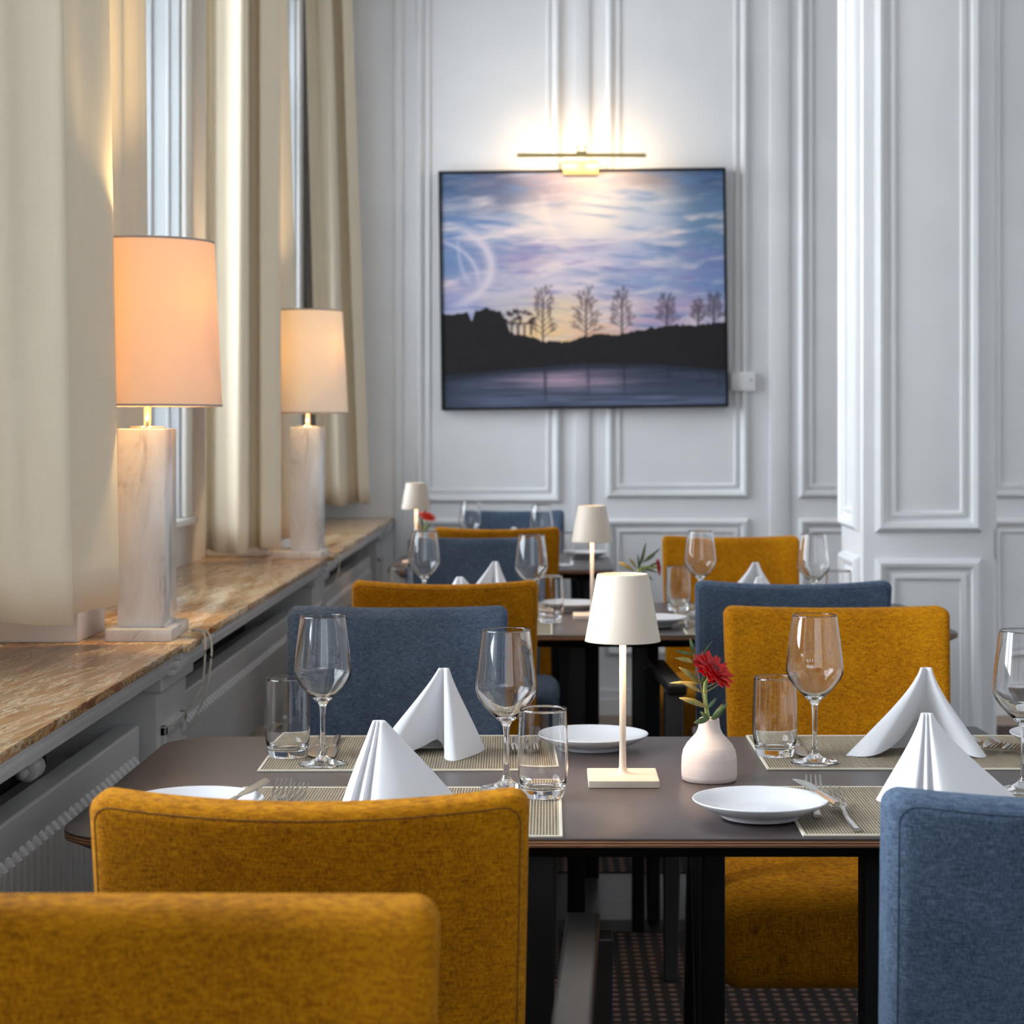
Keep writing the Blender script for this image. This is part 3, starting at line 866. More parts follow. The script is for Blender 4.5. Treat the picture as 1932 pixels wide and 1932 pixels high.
def chair(kind, label, x, y, facing, rz=0, sx=1, arms=True):
    D = CH[kind]; m = M[kind]; seam = M['seam_y' if kind == 'yellow' else 'seam_b']
    t = thing('dining_chair', label, 'chair', (x, y, .0095), (0 if facing == 'away' else PI) + rz, ('mustard' if kind == 'yellow' else 'blue') + ' upholstered chairs')
    t.scale = (sx, 1, 1)
    b = link_mesh('backrest', D['backrest'], m, t)
    link_mesh('piping', D['piping'], seam, b)
    link_mesh('seat', D['seat'], m, t)
    for s in (-1, 1):
        if arms: link_mesh('arm', D['arm'][s], M['blackwood'], t, smooth=False)
        for f in (0, 1): link_mesh('leg', D['leg' if arms else 'short_leg'][(s, f)], M['blackwood'], t, smooth=False)
    return t
chair('yellow', 'mustard chair nearest the camera, cut off by the bottom left of the photo', -.298, 1.51, 'toward')
chair('yellow', 'mustard armchair with its back turned at the near long table', -.2325, 1.882, 'away', 0, .988)
chair('blue', 'blue chair with its back turned, at the right end of the near long table', .547, 1.892, 'away', .03, 1.0, False)
chair('blue', 'blue armchair facing the camera across the near long table', -.296, 3.90, 'toward')
chair('yellow', 'mustard armchair facing the camera across the near long table', .565, 3.90, 'toward', 0, 1.02)
chair('yellow', 'mustard chair seen from behind, just beyond the facing blue chair', -.2375, 4.47, 'away', 0, .99, False)
chair('blue', 'blue armchair seen from behind, just beyond the facing mustard chair', .562, 4.47, 'away', 0, 1.04)
chair('blue', 'blue armchair facing the camera at the second table, behind two wine glasses', -.234, 6.30, 'toward', 0, .99)
chair('yellow', 'mustard armchair facing the camera on the right of the second table', .586, 6.36, 'toward', 0, 1.02)
chair('yellow', 'farthest mustard chair, seen from behind at the small square table', -.181, 6.83, 'away', 0, 1.02, False)
chair('blue', 'farthest blue armchair, facing the camera against the back wall', -.150, 8.29, 'toward')

# ================================================================= TABLES
TZ = .75
def rrect(x0, x1, y0, y1, r, n=8):
    out = []
    for (cx, cy, a0) in ((x1 - r, y0 + r, -PI / 2), (x1 - r, y1 - r, 0), (x0 + r, y1 - r, PI / 2), (x0 + r, y0 + r, PI)):
        for k in range(n + 1):
            a = a0 + PI / 2 * k / n; out.append((cx + r * math.cos(a), cy + r * math.sin(a)))
    return out
def loft(rings, capt=True, capb=True):
    bm = bmesh.new(); R = [[bm.verts.new(p) for p in r] for r in rings]
    n = len(R[0])
    for A, B in zip(R, R[1:]):
        for k in range(n): bm.faces.new((A[k], A[(k + 1) % n], B[(k + 1) % n], B[k]))
    if capb: bm.faces.new(R[0][::-1])
    if capt: bm.faces.new(R[-1])
    return bm
def table(label, x0, x1, y0, y1, legs, r=.085):
    cx, cy = (x0 + x1) / 2, (y0 + y1) / 2; fz = .0085
    t = thing('dining_table', label, 'table', (cx, cy, 0), 0, 'dark dining tables')
    hx, hy = (x1 - x0) / 2, (y1 - y0) / 2
    ring = lambda i, z: [(x, y, z) for x, y in rrect(-hx + i, hx - i, -hy + i, hy - i, r - i)]
    top = link_mesh('tabletop', mesh_of(loft([ring(.0002, TZ - .0022), ring(0, TZ - .0018), ring(.0002, TZ - .0004), ring(.001, TZ)])), M['laminate'], t, smooth=False); shade_auto(top, .5)
    e = link_mesh('plywood_edge', mesh_of(loft([ring(.003, TZ - .0125), ring(0, TZ - .011), ring(0, TZ - .0024), ring(.001, TZ - .0023)])), M['ply'], top, smooth=False); shade_auto(e, .5)
    u = link_mesh('underside', mesh_of(loft([ring(.05, TZ - .034), ring(.004, TZ - .013)])), M['black'], t, smooth=False); shade_auto(u, .5)
    for (a, b, c_, d) in legs:
        box('leg', a - cx, b - cx, c_ - cy, d - cy, fz, TZ - .033, M['black'], t, bev=.003)
    return t
T1 = table('near long dark table set with glasses, napkins and a cordless lamp', -.622, .975, 2.443, 3.243,
           [(-.075, .007, 2.56, 2.62), (.413, .49, 2.56, 2.62), (.236, .272, 3.02, 3.08), (-.14, -.08, 3.02, 3.08), (.62, .68, 3.02, 3.08)])
T2 = table('second long dark table, behind the blue and mustard chair backs', -.575, 1.018, 4.80, 5.69,
           [(.047, .091, 4.86, 4.91), (.208, .238, 4.86, 4.91), (-.555, -.52, 4.88, 4.93), (.93, .97, 4.88, 4.93), (.275, .305, 5.43, 5.47), (-.40, -.36, 5.43, 5.47), (.78, .82, 5.43, 5.47), (.10, .14, 5.43, 5.47)])
T3 = table('small square dark table at the far end of the room', -.577, .235, 6.95, 7.75,
           [(.12, .155, 7.02, 7.06), (-.50, -.46, 7.02, 7.06), (.12, .155, 7.62, 7.66), (-.50, -.46, 7.62, 7.66)])

# ================================================================= TABLEWARE
FZ = TZ
# --- wine glass
def wine_meshes():
    foot = [(0, 0), (.0355, 0), (.0365, .0008), (.0365, .0016), (.034, .0028), (.024, .0048), (.014, .0078), (.008, .0125), (.0052, .020)]
    stem = [(.0052, .020), (.0041, .032), (.0037, .050), (.0037, .068), (.0041, .080), (.0052, .088)]
    bowl = [(.0052, .088), (.0075, .0925), (.013, .098), (.022, .1065), (.032, .1170), (.0395, .1275), (.0428, .1355), (.0436, .142), (.0432, .150), (.0420, .162), (.0398, .180), (.0368, .202), (.0340, .2225),
            (.0339, .2240), (.0332, .2246), (.0326, .2240), (.0327, .2225), (.0356, .202), (.0386, .180), (.0408, .162), (.0420, .150), (.0424, .142), (.0415, .1362), (.0380, .1290), (.0305, .1190), (.0200, .1085), (.0110, .1015), (.0045, .0985), (0, .0980)]
    return [('foot', mesh_of(lathe(foot, 56), recalc=False)), ('stem', mesh_of(lathe(stem, 32), recalc=False)), ('bowl', mesh_of(lathe(bowl, 64), recalc=False))]
WG = wine_meshes()
tumb = [(0, .0015), (.018, .0008), (.026, 0), (.0285, .0015), (.0300, .006), (.0318, .016), (.0338, .028), (.0350, .042), (.0352, .056), (.0346, .075), (.0337, .095), (.0328, .1185), (.0326, .1215), (.0320, .1222), (.0314, .1215),
        (.0316, .1185), (.0325, .095), (.0334, .075), (.0340, .056), (.0337, .042), (.0322, .029), (.0298, .0185), (.0262, .0135), (.018, .0118), (0, .0112)]
TB = mesh_of(lathe(tumb, 64), recalc=False)
plate_prof = [(0, .0045), (.046, .0045), (.047, .001), (.050, 0), (.052, .0015), (.053, .005), (.066, .0095), (.080, .0165), (.0885, .0225), (.0892, .0236), (.0885, .0246), (.0872, .0243),
              (.078, .0190), (.066, .0136), (.056, .0104), (.050, .0088), (.030, .0078), (0, .0075)]
PLM = mesh_of(lathe(plate_prof, 72))
for me_ in [m for _, m in WG] + [TB]:
    bm = bmesh.new(); bm.from_mesh(me_); bmesh.ops.reverse_faces(bm, faces=[]) ; bm.to_mesh(me_); bm.free()

def wine_glass(label, x, y, z=TZ, group=None):
    t = thing('wine_glass', label, 'wine glass', (x, y, z), random.uniform(0, 6), group)
    for nme, me_ in WG: link_mesh(nme, me_, M['glass'], t)
    return t
def tumbler(label, x, y, z=TZ, group=None):
    o = link_mesh('water_glass', TB, M['glass'], None, loc=(x, y, z), rot=(0, 0, random.uniform(0, 6)))
    return tag(o, label, 'glass', group)
def plate(label, x, y, z=TZ, group=None):
    o = link_mesh('side_plate', PLM, M['porcelain'], None, loc=(x, y, z)); return tag(o, label, 'plate', group)

# --- placemat
MT = .0022
def placemat(label, x0, x1, y0, y1, rz=0, skew=0, group=None):
    cx, cy = (x0 + x1) / 2, (y0 + y1) / 2; hx, hy = (x1 - x0) / 2, (y1 - y0) / 2
    t = thing('placemat', label, 'placemat', (cx, cy, TZ), rz, group)
    box('weave', -hx + .004, hx - .004, -hy + .004, hy - .004, 0.0002, MT, M['mat'], t)
    bm = bmesh.new(); e = .0045
    bbox(bm, -hx, hx, -hy, -hy + e, .0001, MT + .0008, .0008); bbox(bm, -hx, hx, hy - e, hy, .0001, MT + .0008, .0008)
    bbox(bm, -hx, -hx + e, -hy + e, hy - e, .0001, MT + .0008, .0008); bbox(bm, hx - e, hx, -hy + e, hy - e, .0001, MT + .0008, .0008)
    link_mesh('edging', mesh_of(bm), M['matedge'], t, smooth=False)
    return t

# --- cutlery
def ribbon(bm, rows):
    """rows: (x, y, z, halfwidth, thickness) along the piece"""
    R = []
    for (x, y, z, hw, th) in rows:
        R.append([bm.verts.new((x - hw, y, z)), bm.verts.new((x - hw * .6, y, z + th / 2)), bm.verts.new((x + hw * .6, y, z + th / 2)), bm.verts.new((x + hw, y, z)), bm.verts.new((x + hw * .6, y, z - th / 2)), bm.verts.new((x - hw * .6, y, z - th / 2))])
    for A, B in zip(R, R[1:]):
        for k in range(6): bm.faces.new((A[k], A[(k + 1) % 6], B[(k + 1) % 6], B[k]))
    bm.faces.new(R[0][::-1]); bm.faces.new(R[-1])
def fork_meshes():
    bm = bmesh.new(); ribbon(bm, [(0, -.095, .003, .0052, .004), (0, -.06, .003, .0046, .004), (0, -.02, .0035, .0036, .0035)]); h = mesh_of(bm)
    bm = bmesh.new()
    ribbon(bm, [(0, -.02, .0035, .0036, .0035), (0, 0, .008, .0028, .003), (0, .015, .0105, .004, .0024), (0, .025, .009, .0085, .002), (0, .038, .0065, .0115, .0018), (0, .046, .006, .0117, .0018)])
    for k in range(4):
        x = (k - 1.5) * .0066
        ribbon(bm, [(x, .044, .006, .0020, .0020), (x, .056, .0080, .0018, .0020), (x, .076, .0150, .0016, .0018), (x * .98, .098, .0235, .0010, .0014)])
    return h, mesh_of(bm)
FK = fork_meshes()
def knife_meshes():
    bm = bmesh.new(); ribbon(bm, [(0, -.10, .003, .0050, .0048), (0, -.06, .003, .0050, .0048), (0, -.008, .003, .0042, .004)]); h = mesh_of(bm)
    bm = bmesh.new(); ribbon(bm, [(0, -.008, .003, .0036, .003), (0, .004, .003, .0048, .0016), (.001, .02, .003, .0085, .0014), (.001, .06, .003, .0094, .0013), (.0, .082, .003, .0085, .0012), (-.004, .098, .003, .0045, .001), (-.007, .103, .003, .0012, .0008)])
    return h, mesh_of(bm)
KN = knife_meshes()
def aim(o, p0, p1):
    """lay a piece of cutlery from its handle end p0 to its tip p1"""
    a, b = Vector(p0), Vector(p1); d = (b - a)
    rz = math.atan2(-d.x, d.y); rx = math.atan2(d.z, math.hypot(d.x, d.y))
    o.rotation_euler = (rx, 0, rz); o.location = (a + b) / 2
def fork(label, p0, p1, group=None):
    t = thing('fork', label, 'fork', (0, 0, 0), 0, group); link_mesh('handle', FK[0], M['steel'], t, smooth=False); link_mesh('tines', FK[1], M['steel'], t, smooth=False); aim(t, p0, p1); return t
def knife(label, p0, p1, group=None):
    t = thing('knife', label, 'knife', (0, 0, 0), 0, group); link_mesh('handle', KN[0], M['steel'], t, smooth=False); link_mesh('blade', KN[1], M['steel'], t, smooth=False); aim(t, p0, p1); return t

# --- napkins: a folded cloth standing as a tent
def napkin(label, x, y, z, base, top, h=.133, flare=1.35, rz=0, group=None, lift=None):
    top = [(a * .7, b * .7) for a, b in top]
    B = cat_rom([(a, b, 0) for a, b in base], 10, True); T = cat_rom([(a, b, 0) for a, b in top], 10, True)
    bm = bmesh.new(); rows = []
    K = 22
    for j in range(K + 1):
        s = j / K; q = s ** flare
        zz = h * math.cos(s * PI / 2) ** .0 * (1 - s)
        if s < .06: zz = h * (1 - s) - .0012 * (1 - s / .06) ** 2
        row = []
        for i, (b, t_) in enumerate(zip(B, T)):
            p = t_ * (1 - q) + b * q
            bulge = 1 + .05 * math.sin(s * PI)
            zl = 0
            if lift: 
                for (ix, amt, wd) in lift:
                    d = min(abs(i - ix * 10), len(B) - abs(i - ix * 10)) / 10
                    zl += amt * math.exp(-(d / wd) ** 2) * s ** 2
            row.append(bm.verts.new((p[0] * bulge, p[1] * bulge, zz + zl)))
        rows.append(row)
    n_ = len(rows[0])
    for A, Bq in zip(rows, rows[1:]):
        for k in range(n_): bm.faces.new((A[k], A[(k + 1) % n_], Bq[(k + 1) % n_], Bq[k]))
    bm.faces.new(rows[0])
    o = link_mesh('napkin', mesh_of(bm), M['napkin'], None, loc=(x, y, z), rot=(0, 0, rz))
    return tag(o, label, 'napkin', group)
# base outline of the tent types (counter-clockwise from the left foot)
TOPS = [(-.009, .002), (-.006, -.004), (-.001, -.005), (0, .0), (.003, -.006), (.009, -.005), (.010, .002), (.001, .005)]
CONE_B = [(-.080, .030), (-.060, -.028), (-.034, -.045), (-.024, -.030), (-.012, -.047), (-.003, -.032), (.012, -.052), (.060, -.030), (.115, .020), (.060, .040), (.0, .045)]
CONE_T = [(-.012, .002), (-.012, -.003), (-.009, -.006), (-.006, -.0025), (-.003, -.0065), (.0, -.003), (.004, -.007), (.008, -.004), (.010, .001), (.005, .005), (-.003, .005)]
LEAN_B = [(-.050, .030), (-.050, -.020), (-.040, -.040), (-.032, -.028), (-.022, -.046), (-.014, -.032), (.000, -.056), (.050, -.042), (.112, .018), (.06, .04), (.0, .045)]
WIDE_B = [(x * (.80 if x < 0 else 1.12), y) for x, y in CONE_B]
TENT_B = [(-.085, .050), (-.110, -.010), (-.085, -.030), (-.030, .012), (-.008, .030), (.000, .020), (.003, -.040), (.014, -.062), (.030, -.050), (.060, .030), (.045, .060)]
TENT_T = [(-.010, .004), (-.011, .0), (-.009, -.004), (-.003, -.002), (-.001, .0005), (.0, -.001), (.001, -.006), (.006, -.007), (.010, -.004), (.011, .002), (.004, .006)]
ARCH_B = [(-.050, .055), (-.118, .000), (-.122, -.018), (-.085, -.030), (-.035, .010), (-.004, .030), (.030, .005), (.062, -.035), (.085, -.030), (.088, .010), (.040, .055)]
ARCH_T = [(-.008, .004), (-.012, .001), (-.012, -.003), (-.009, -.006), (-.004, -.003), (.000, .001), (.003, -.003), (.008, -.006), (.012, -.003), (.011, .002), (.004, .005)]

# --- cordless lamp
def lampm():
    D = {}
    D['base'] = mesh_of(rbox(.101, .104, .011, .0016, (2, 2, 1), None, (0, 0, .0055)))
    D['pole'] = mesh_of(lathe([(.018, .011), (.011, .0125), (.0072, .016), (.0052, .023), (.0048, .05), (.0048, .262), (0, .262)], 32))
    D['shade'] = mesh_of(lathe([(.0545, .205), (.0548, .2035), (.0534, .2035), (.0357, .2975), (.033, .298), (.0335, .300), (.0360, .3005), (.0375, .2985), (.0545, .205)], 72))
    D['diffuser'] = mesh_of(lathe([(0, .2962), (.0332, .2962), (.0340, .2935), (.0330, .291), (0, .291)], 40))
    D['led'] = mesh_of(lathe([(0, .262), (.030, .262), (.030, .2645), (0, .2645)], 40))
    D['spider'] = mesh_of(lathe([(.0, .2650), (.0405, .2650), (.0405, .2660), (0, .2660)], 40))
    return D
LM = lampm()
def cordless(label, x, y, power=.55):
    t = thing('cordless_lamp', label, 'lamp', (x, y, TZ), 0, 'cordless table lamps')
    link_mesh('base', LM['base'], M['sand'], t); link_mesh('pole', LM['pole'], M['sand'], t)
    s = link_mesh('shade', LM['shade'], M['sand'], t)
    link_mesh('diffuser', LM['diffuser'], M['led'], s)
    link_mesh('light_disc', LM['led'], M['led'], s)
    link_mesh('holder', LM['spider'], M['sand'], s)
    l = bpy.data.lights.new('lamp_light', 'AREA'); l.shape = 'DISK'; l.size = .05; l.energy = power; l.color = (1, .66, .40)
    lo = bpy.data.objects.new('lamp_light', l); C.objects.link(lo); lo.parent = t; lo.location = (0, 0, .259)
    return t

# --- vase, gerbera and greenery
vase_prof = [(0, .001), (.036, .0), (.0392, .002), (.0402, .008), (.0404, .020), (.0398, .034), (.0378, .044), (.033, .053), (.0255, .0615), (.0195, .068), (.0163, .075), (.0150, .083), (.0147, .0885),
             (.0140, .0900), (.0130, .0892), (.0128, .083), (.0140, .074), (.017, .068), (.025, .058), (.034, .045), (.036, .03), (.035, .008), (0, .006)]
VM = mesh_of(lathe(vase_prof, 64))
def leaf(bm, p0, p1, w_, nrm=(0, -1, .2), curl=.15):
    a, b = Vector(p0), Vector(p1); d = b - a; L = d.length; d.normalize(); nn = Vector(nrm)
    side = d.cross(nn).normalized(); nn = side.cross(d).normalized(); rows = []
    for k in range(9):
        s = k / 8; ww = w_ * (math.sin(PI * min(1, s * .97 + .02)) ** .75)
        c_ = a + d * L * s + nn * (math.sin(s * PI) * curl * L * .5)
        rows.append([bm.verts.new(c_ - side * ww + nn * ww * .25), bm.verts.new(c_), bm.verts.new(c_ + side * ww + nn * ww * .25)])
    for A, B in zip(rows, rows[1:]):
        for j in range(2): bm.faces.new((A[j], A[j + 1], B[j + 1], B[j]))
def thick(o, th=.0005):
    m = o.modifiers.new('thick', 'SOLIDIFY'); m.thickness = th; m.offset = 0
def gerbera(label, origin, head, normal, R, mat, stem_pts, group='red cut flowers'):
    t = thing('cut_flower', label, 'flower', origin, 0, group)
    N = Vector(normal).normalized(); ax = N.cross(Vector((0, 0, 1))).normalized(); ay = N.cross(ax)
    H = Vector(head); bm = bmesh.new(); rr = random.Random(4)
    for (cnt, r0, r1, up, wd) in ((30, .004, 1.0, -.05, .0043), (28, .004, .90, .10, .0042), (20, .003, .52, .34, .0030), (16, .002, .34, .6, .0022)):
        for k in range(cnt):
            a = 2 * PI * k / cnt + rr.uniform(-.1, .1); L = R * r1 * rr.uniform(.88, 1.06)
            dr = ax * math.cos(a) + ay * math.sin(a); e = up + rr.uniform(-.12, .1)
            leaf(bm, H + dr * r0, H + dr * L * math.cos(e) + N * L * math.sin(e), wd * R / .033, N + dr * .2, -.18)
    p = link_mesh('petals', mesh_of(bm, recalc=False), mat, t); thick(p, .0006)
    bm = bmesh.new(); bmesh.ops.create_uvsphere(bm, u_segments=16, v_segments=8, radius=R * .22)
    for v in bm.verts: v.co = H + ax * v.co.x + ay * v.co.y + N * (v.co.z * .45 + R * .04)
    link_mesh('flower_centre', mesh_of(bm), M['red_centre'], t)
    bm = bmesh.new(); tube(bm, cat_rom(stem_pts + [tuple(H - N * R * .12)], 6), .0032, 10)
    link_mesh('stem', mesh_of(bm), M['stemgreen'], t)
    bm = bmesh.new(); bmesh.ops.create_cone(bm, segments=16, radius1=.004, radius2=R * .34, depth=R * .3)
    for v in bm.verts: v.co = H + ax * v.co.x + ay * v.co.y + N * (v.co.z - R * .16)
    link_mesh('calyx', mesh_of(bm), M['stemgreen'], t)
    return t
def sprig(label, origin, twigs, leaves, dry, scale=1303):
    t = thing('leafy_sprig', label, 'greenery', origin, 0, 'leafy sprigs in the vases')
    P = lambda p, d=0: ((p[0]) / scale, d, (p[1]) / scale)
    bm = bmesh.new()
    for tw in twigs: tube(bm, cat_rom([P(p, -.004) for p in tw], 5), .0009, 6)
    link_mesh('twig', mesh_of(bm), M['twig'], t)
    bm = bmesh.new()
    for i, (a, b, w_) in enumerate(leaves): leaf(bm, P(a, -.004), P(b, -.012 + .02 * ((i * 37) % 10) / 10 - .008), w_ * .74, (0.35, -1, .35), .1)
    thick(link_mesh('leaves', mesh_of(bm, recalc=False), M['leaf'], t))
    bm = bmesh.new()
    for i, (a, b, w_) in enumerate(dry): leaf(bm, P(a, -.004), P(b, -.02 + .02 * ((i * 53) % 10) / 10), w_, (0.1, -1, .4))
    thick(link_mesh('pale_leaves', mesh_of(bm, recalc=False), M['leaf_dry'], t))
    return t

# ---------------------------------------------------------------- table 1
G1 = 'place settings on the near table'
placemat('woven placemat at the far left of the near table, before the blue facing chair', -.436, .018, 2.915, 3.238, .02, group='woven placemats')
placemat('woven placemat at the near left, partly behind the mustard chair back', -.433, .018, 2.446, 2.778, 0, group='woven placemats')
placemat('woven placemat at the near right, partly behind the blue chair back', .318, .775, 2.452, 2.782, 0, group='woven placemats')
placemat('woven placemat at the far right of the near table, before the mustard facing chair', .326, .782, 2.925, 3.24, 0, group='woven placemats')
M1Z = TZ + MT + .0004
cordless('cordless lamp with tapered sand shade in the middle of the near table', .107, 2.831, 1.05)
wg = 'wine glasses on the near table'
wine_glass('wine glass at far left of the near table, overlapping a water glass', -.341, 2.963, M1Z, wg)
wine_glass('wine glass left of the near lamp, standing behind the mustard chair back', -.0595, 2.765, M1Z, wg)
g3 = wine_glass('wine glass with an etched fill line, before the mustard facing chair', .404, 2.977, M1Z, wg)
wine_glass('wine glass cut off by the right edge of the photo', .667, 2.752, M1Z, wg)
tg_ = 'water glasses on the near table'
tumbler('water glass at the far left of the near table', -.403, 3.03, M1Z, tg_)
tumbler('water glass between the mustard chair back and the near lamp', -.0075, 2.705, M1Z, tg_)
tumbler('water glass right of the near flower vase', .351, 3.04, M1Z, tg_)
plate('white side plate behind the near lamp', .070, 3.125, TZ, 'side plates')
plate('white side plate in front of the near vase, with cutlery on its rim', .277, 2.565, M1Z, 'side plates')
plate('white side plate mostly hidden behind the mustard chair back', -.462, 2.565, M1Z, 'side plates')
plate('white side plate cut off at the right photo edge, on the near table', .822, 3.11, M1Z, 'side plates')
ng = 'folded white napkins'
napkin('white napkin folded as an open tent before the blue facing chair', -.163, 3.055, M1Z, TENT_B, TENT_T, .135, 1.12, 0, ng, [(3.6, .018, .9)])
napkin('white napkin with pleated point rising above the mustard chair back', -.224, 2.60, M1Z, LEAN_B, CONE_T, .122, 1.02, 0, ng)
napkin('white napkin arched like a tent before the mustard facing chair', .588, 3.055, M1Z, ARCH_B, ARCH_T, .136, 1.35, 0, ng, [(5, .05, 1.2)])
napkin('white napkin with pleated point rising above the near blue chair back', .514, 2.66, M1Z, WIDE_B, CONE_T, .123, 1.30, .0, ng)
fg = 'forks'
fork('fork lying nearest the side plate by the near vase', (.3505, 2.555, M1Z + .001), (.3690, 2.735, M1Z), fg)
fork('fork lying right of another fork on the near right placemat', (.388, 2.470, M1Z), (.385, 2.655, M1Z), fg)
k_ = knife('small butter knife resting on the rim of the plate before the near vase', (.371, 2.535, M1Z + .020), (.338, 2.645, M1Z + .030)); k_.scale = (1.0, .62, 1.3)
fork('left fork of the pair behind the mustard chair back', (-.372, 2.525, M1Z), (-.366, 2.71, M1Z), fg)
fork('right fork of the pair behind the mustard chair back', (-.352, 2.49, M1Z), (-.338, 2.675, M1Z), fg)
knife('butter knife on the side plate behind the mustard chair back', (-.420, 2.50, M1Z + .022), (-.388, 2.625, M1Z + .028))
fork('fork seen between the centre wine glass and water glass', (-.052, 3.20, M1Z), (-.056, 3.01, M1Z), fg)
fork('fork seen through the water glass left of the near lamp', (-.020, 3.20, M1Z), (-.026, 3.01, M1Z), fg)
fork('left fork at the right photo edge on the far right placemat', (.690, 3.215, M1Z), (.697, 3.03, M1Z), fg)
fork('right fork at the right photo edge on the far right placemat', (.722, 3.20, M1Z), (.722, 3.02, M1Z), fg)
kg = 'table knives'
knife('left knife standing behind the far left wine glass stem', (-.372, 3.215, M1Z), (-.362, 3.01, M1Z), kg)
knife('right knife lying behind the far left wine glass stem', (-.345, 3.215, M1Z), (-.337, 3.01, M1Z), kg)
knife('knife showing between the right water glass and wine glass', (.402, 3.215, M1Z), (.392, 3.02, M1Z), kg)
# etched fill mark
fc = bpy.data.curves.new('fill_mark', 'FONT'); fc.body = '0,1 l\n____\nvino'; fc.size = .006; fc.extrude = .00005; fc.space_line = .75
fo = bpy.data.objects.new('fill_mark', fc); C.objects.link(fo); bpy.context.view_layer.update()
fm = bpy.data.meshes.new_from_object(fo); bpy.data.objects.remove(fo)
fo = link_mesh('fill_mark', fm, None, smooth=False); fo.parent = g3; g3.rotation_euler = (0, 0, 0)
fo.location = (-.018, -.0402, .158); fo.rotation_euler = (PI / 2 + .10, 0, -.35)
frost = plain('etched_frost', (225, 225, 225), .6); fm.materials.clear(); fm.materials.append(frost)
# vase 1 at X .233
V1 = (.233, 2.845, TZ)
vz = link_mesh('bud_vase', VM, M['clay'], None, loc=V1); tag(vz, 'matt pink clay bud vase on the near table', 'vase', 'clay bud vases')
rel = lambda px, py: (px - 1338, 1476 - py)
gerbera('red gerbera in full bloom in the near vase', (V1[0], V1[1], V1[2] + .01), ((1347 - 1338) / 1303, -.006, (1476 - 1266) / 1303 - .01), (.50, -.42, .72), .036, M['petal'],
        [(0, 0, 0), (-.001, 0, .07), (-.006, 0, .11), (-.004, 0, .135)])
tw = [[rel(1338, 1372), rel(1330, 1340), rel(1322, 1300), rel(1312, 1255), rel(1305, 1228)], [rel(1338, 1372), rel(1345, 1350), rel(1362, 1330)],
      [rel(1326, 1310), rel(1350, 1296), rel(1368, 1282)]]
lv = [(rel(1336, 1358), rel(1306, 1363), .0055), (rel(1337, 1362), rel(1320, 1344), .005), (rel(1340, 1358), rel(1370, 1328), .0055), (rel(1341, 1360), rel(1364, 1334), .006),
      (rel(1307, 1236), rel(1300, 1206), .0042), (rel(1308, 1238), rel(1272, 1229), .003), (rel(1322, 1292), rel(1330, 1266), .0045), (rel(1333, 1340), rel(1350, 1319), .0035),
      (rel(1320, 1240), rel(1343, 1210), .0012), (rel(1330, 1300), rel(1356, 1284), .0012)]
dr = [(rel(1310, 1252), rel(1271, 1241), .0035), (rel(1318, 1290), rel(1279, 1259), .0045), (rel(1322, 1308), rel(1280, 1286), .003), (rel(1320, 1292), rel(1262, 1291), .0025),
      (rel(1332, 1336), rel(1279, 1316), .0045)]
sprig('leafy twig with green and yellowing leaves in the near vase', (V1[0], V1[1] - .008, TZ), tw, lv, dr)
# small charger of light: nothing else on table 1

# ---------------------------------------------------------------- table 2
dY = 4.80 - 2.443
placemat('placemat at the left rear of the second table', -.44, .014, 2.915 + dY, 3.235 + dY, 0, group='woven placemats')
placemat('placemat at the left front of the second table', -.43, .010, 2.449 + dY, 2.778 + dY, 0, group='woven placemats')
placemat('placemat at the right front of the second table', .338, .79, 2.449 + dY, 2.778 + dY, 0, group='woven placemats')
placemat('placemat at the right rear of the second table', .345, .80, 2.925 + dY, 3.235 + dY, 0, group='woven placemats')
cordless('cordless sand lamp at the centre of the second table', .116, 5.235, .85)
wg2 = 'wine glasses on the second table'
wine_glass('wine glass at the left of the second table before a blue chair', -.338, 5.33, M1Z, wg2)
wine_glass('wine glass between a mustard chair back and the second lamp', -.045, 5.14, M1Z, wg2)
wine_glass('wine glass before the right facing mustard chair, left of the napkin', .413, 5.34, M1Z, wg2)
wine_glass('wine glass at the right end of the second table', .703, 5.20, M1Z, wg2)
tg2 = 'water glasses on the second table'
tumbler('water glass at the left end of the second table', -.405, 5.38, M1Z, tg2)
tumbler('water glass right of the second mustard chair back', .004, 5.09, M1Z, tg2)
tumbler('water glass before the facing mustard chair at the second table', .358, 5.42, M1Z, tg2)
tumbler('water glass at the right of the second table, near the column', .778, 5.26, M1Z, tg2)
plate('white side plate behind the second lamp pole', .062, 5.44, TZ, 'side plates')
plate('white side plate right of the near lamp shade, on the second table', .264, 5.0, M1Z, 'side plates')
napkin('white tent napkin before the blue chair at the second table', -.148, 5.44, M1Z, TENT_B, TENT_T, .135, 1.12, 0, ng)
napkin('small peak of a white napkin left of the second tent napkin', -.228, 5.06, M1Z, CONE_B, CONE_T, .122, 1.05, 0, ng)
napkin('white tent napkin before the right facing mustard chair', .575, 5.45, M1Z, ARCH_B, ARCH_T, .132, 1.3, 0, ng)
napkin('white napkin peak just above the second blue chair back', .545, 5.06, M1Z, CONE_B, CONE_T, .122, 1.3, 0, ng)
fork('fork on the rim of the plate at the second table', (.350, 4.93, M1Z), (.352, 5.11, M1Z), fg)
V2 = (.226, 5.30, TZ)
vz = link_mesh('bud_vase', VM, M['clay'], None, loc=V2); tag(vz, 'clay bud vase hidden behind the near lamp shade', 'vase', 'clay bud vases')
s2 = 3700 / 5.3
r2 = lambda px, py: ((px - 1193) * 1303 / s2, (1162 - py) * 1303 / s2)
gerbera('half closed crimson flower drooping right in the second vase', (V2[0], V2[1], TZ + .01), ((1243 - 1193) / s2, -.01, (1162 - 1070) / s2 - .01), (.92, -.15, .12), .024, M['petal'],
        [(0, 0, 0), (.002, 0, .08), (.025, 0, .118)])
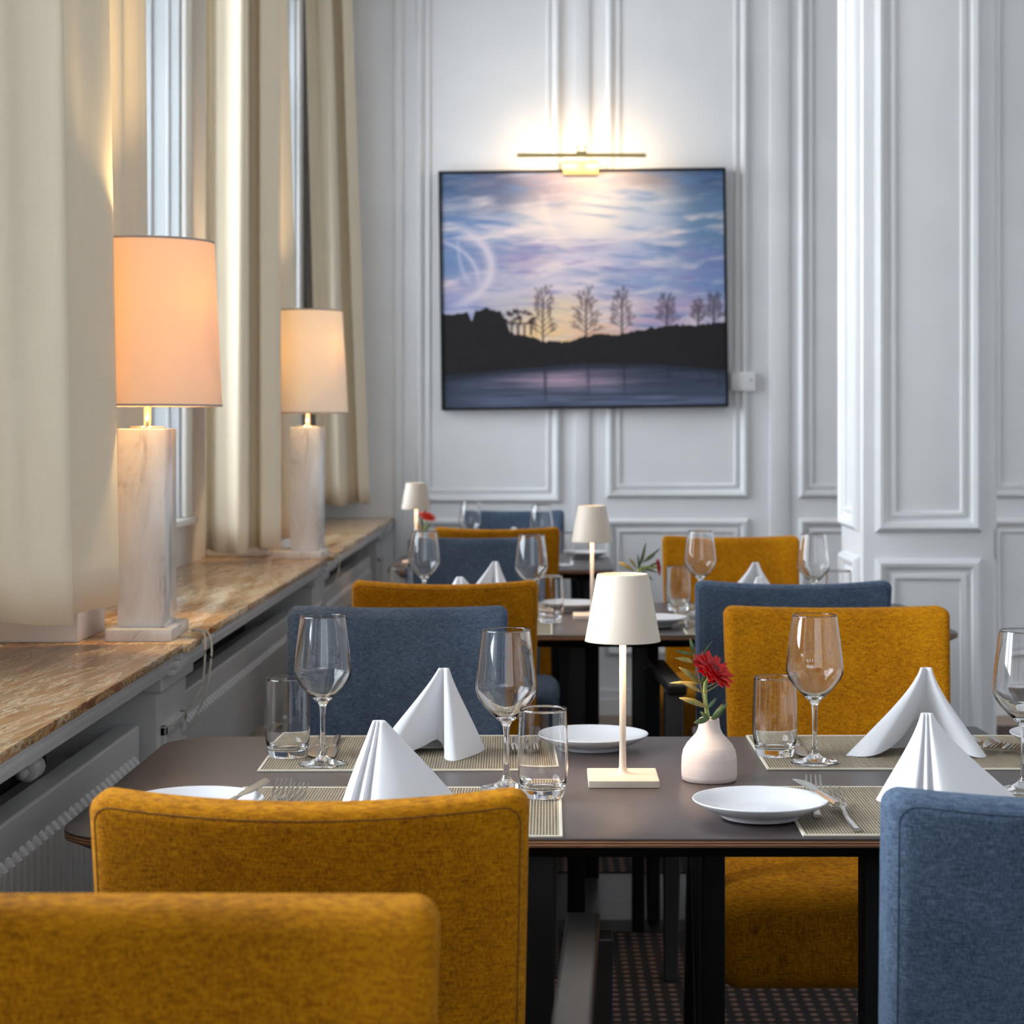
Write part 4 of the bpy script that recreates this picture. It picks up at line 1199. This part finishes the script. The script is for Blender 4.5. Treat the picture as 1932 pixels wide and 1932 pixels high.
sprig('leafy twig spreading left from the second vase', (V2[0], V2[1] - .008, TZ),
      [[r2(1193, 1095), r2(1200, 1075), r2(1210, 1060), r2(1228, 1046)], [r2(1193, 1095), r2(1215, 1080), r2(1235, 1072)]],
      [(r2(1205, 1072), r2(1218, 1022), .0055), (r2(1212, 1062), r2(1246, 1034), .0045), (r2(1216, 1060), r2(1236, 1046), .004), (r2(1210, 1078), r2(1232, 1095), .004), (r2(1222, 1070), r2(1243, 1060), .004), (r2(1205, 1070), r2(1240, 1080), .005), (r2(1200, 1080), r2(1225, 1072), .005), (r2(1205, 1075), r2(1203, 1045), .004)],
      [(r2(1196, 1078), r2(1167, 1060), .006), (r2(1200, 1072), r2(1186, 1052), .004)])

# ---------------------------------------------------------------- table 3
cordless('farthest cordless lamp, beside the orange red flower', -.491, 7.27, .85)
wg3 = 'wine glasses on the small table'
wine_glass('wine glass at the small far table, before the farthest blue chair', -.30, 7.48, TZ, wg3)
wine_glass('right wine glass at the small far table, above the mustard chair back', -.026, 7.18, TZ, wg3)
tumbler('water glass at the right edge of the small far table', .060, 7.18, TZ, 'water glasses on the small table')
plate('white side plate on the small far table', .142, 7.62, TZ, 'side plates')
napkin('small white napkin peak before the farthest blue chair', -.130, 7.42, TZ, TENT_B, TENT_T, .13, 1.12, 0, ng)
V3 = (-.468, 7.42, TZ)
vz = link_mesh('bud_vase', VM, M['clay'], None, loc=V3); tag(vz, 'clay bud vase on the small far table, beside its lamp', 'vase', 'clay bud vases')
s3 = 3700 / 7.42
gerbera('orange red flower on the small far table', (V3[0], V3[1], TZ + .01), ((806 - 800) / s3 , -.01, (1059 - 974) / s3 - .01), (.35, -.35, .85), .036, M['petal_orange'], [(0, 0, 0), (-.003, 0, .08), (.004, 0, .12)])
r3 = lambda px, py: ((px - 800) * 1303 / s3, (1059 - py) * 1303 / s3)
sprig('few green leaves under the orange red flower', (V3[0], V3[1] - .008, TZ), [[r3(800, 1010), r3(797, 985), r3(793, 965)]],
      [(r3(798, 1000), r3(790, 972), .006), (r3(796, 985), r3(802, 957), .004), (r3(801, 1002), r3(812, 985), .005)],
      [(r3(797, 1002), r3(778, 982), .005)])
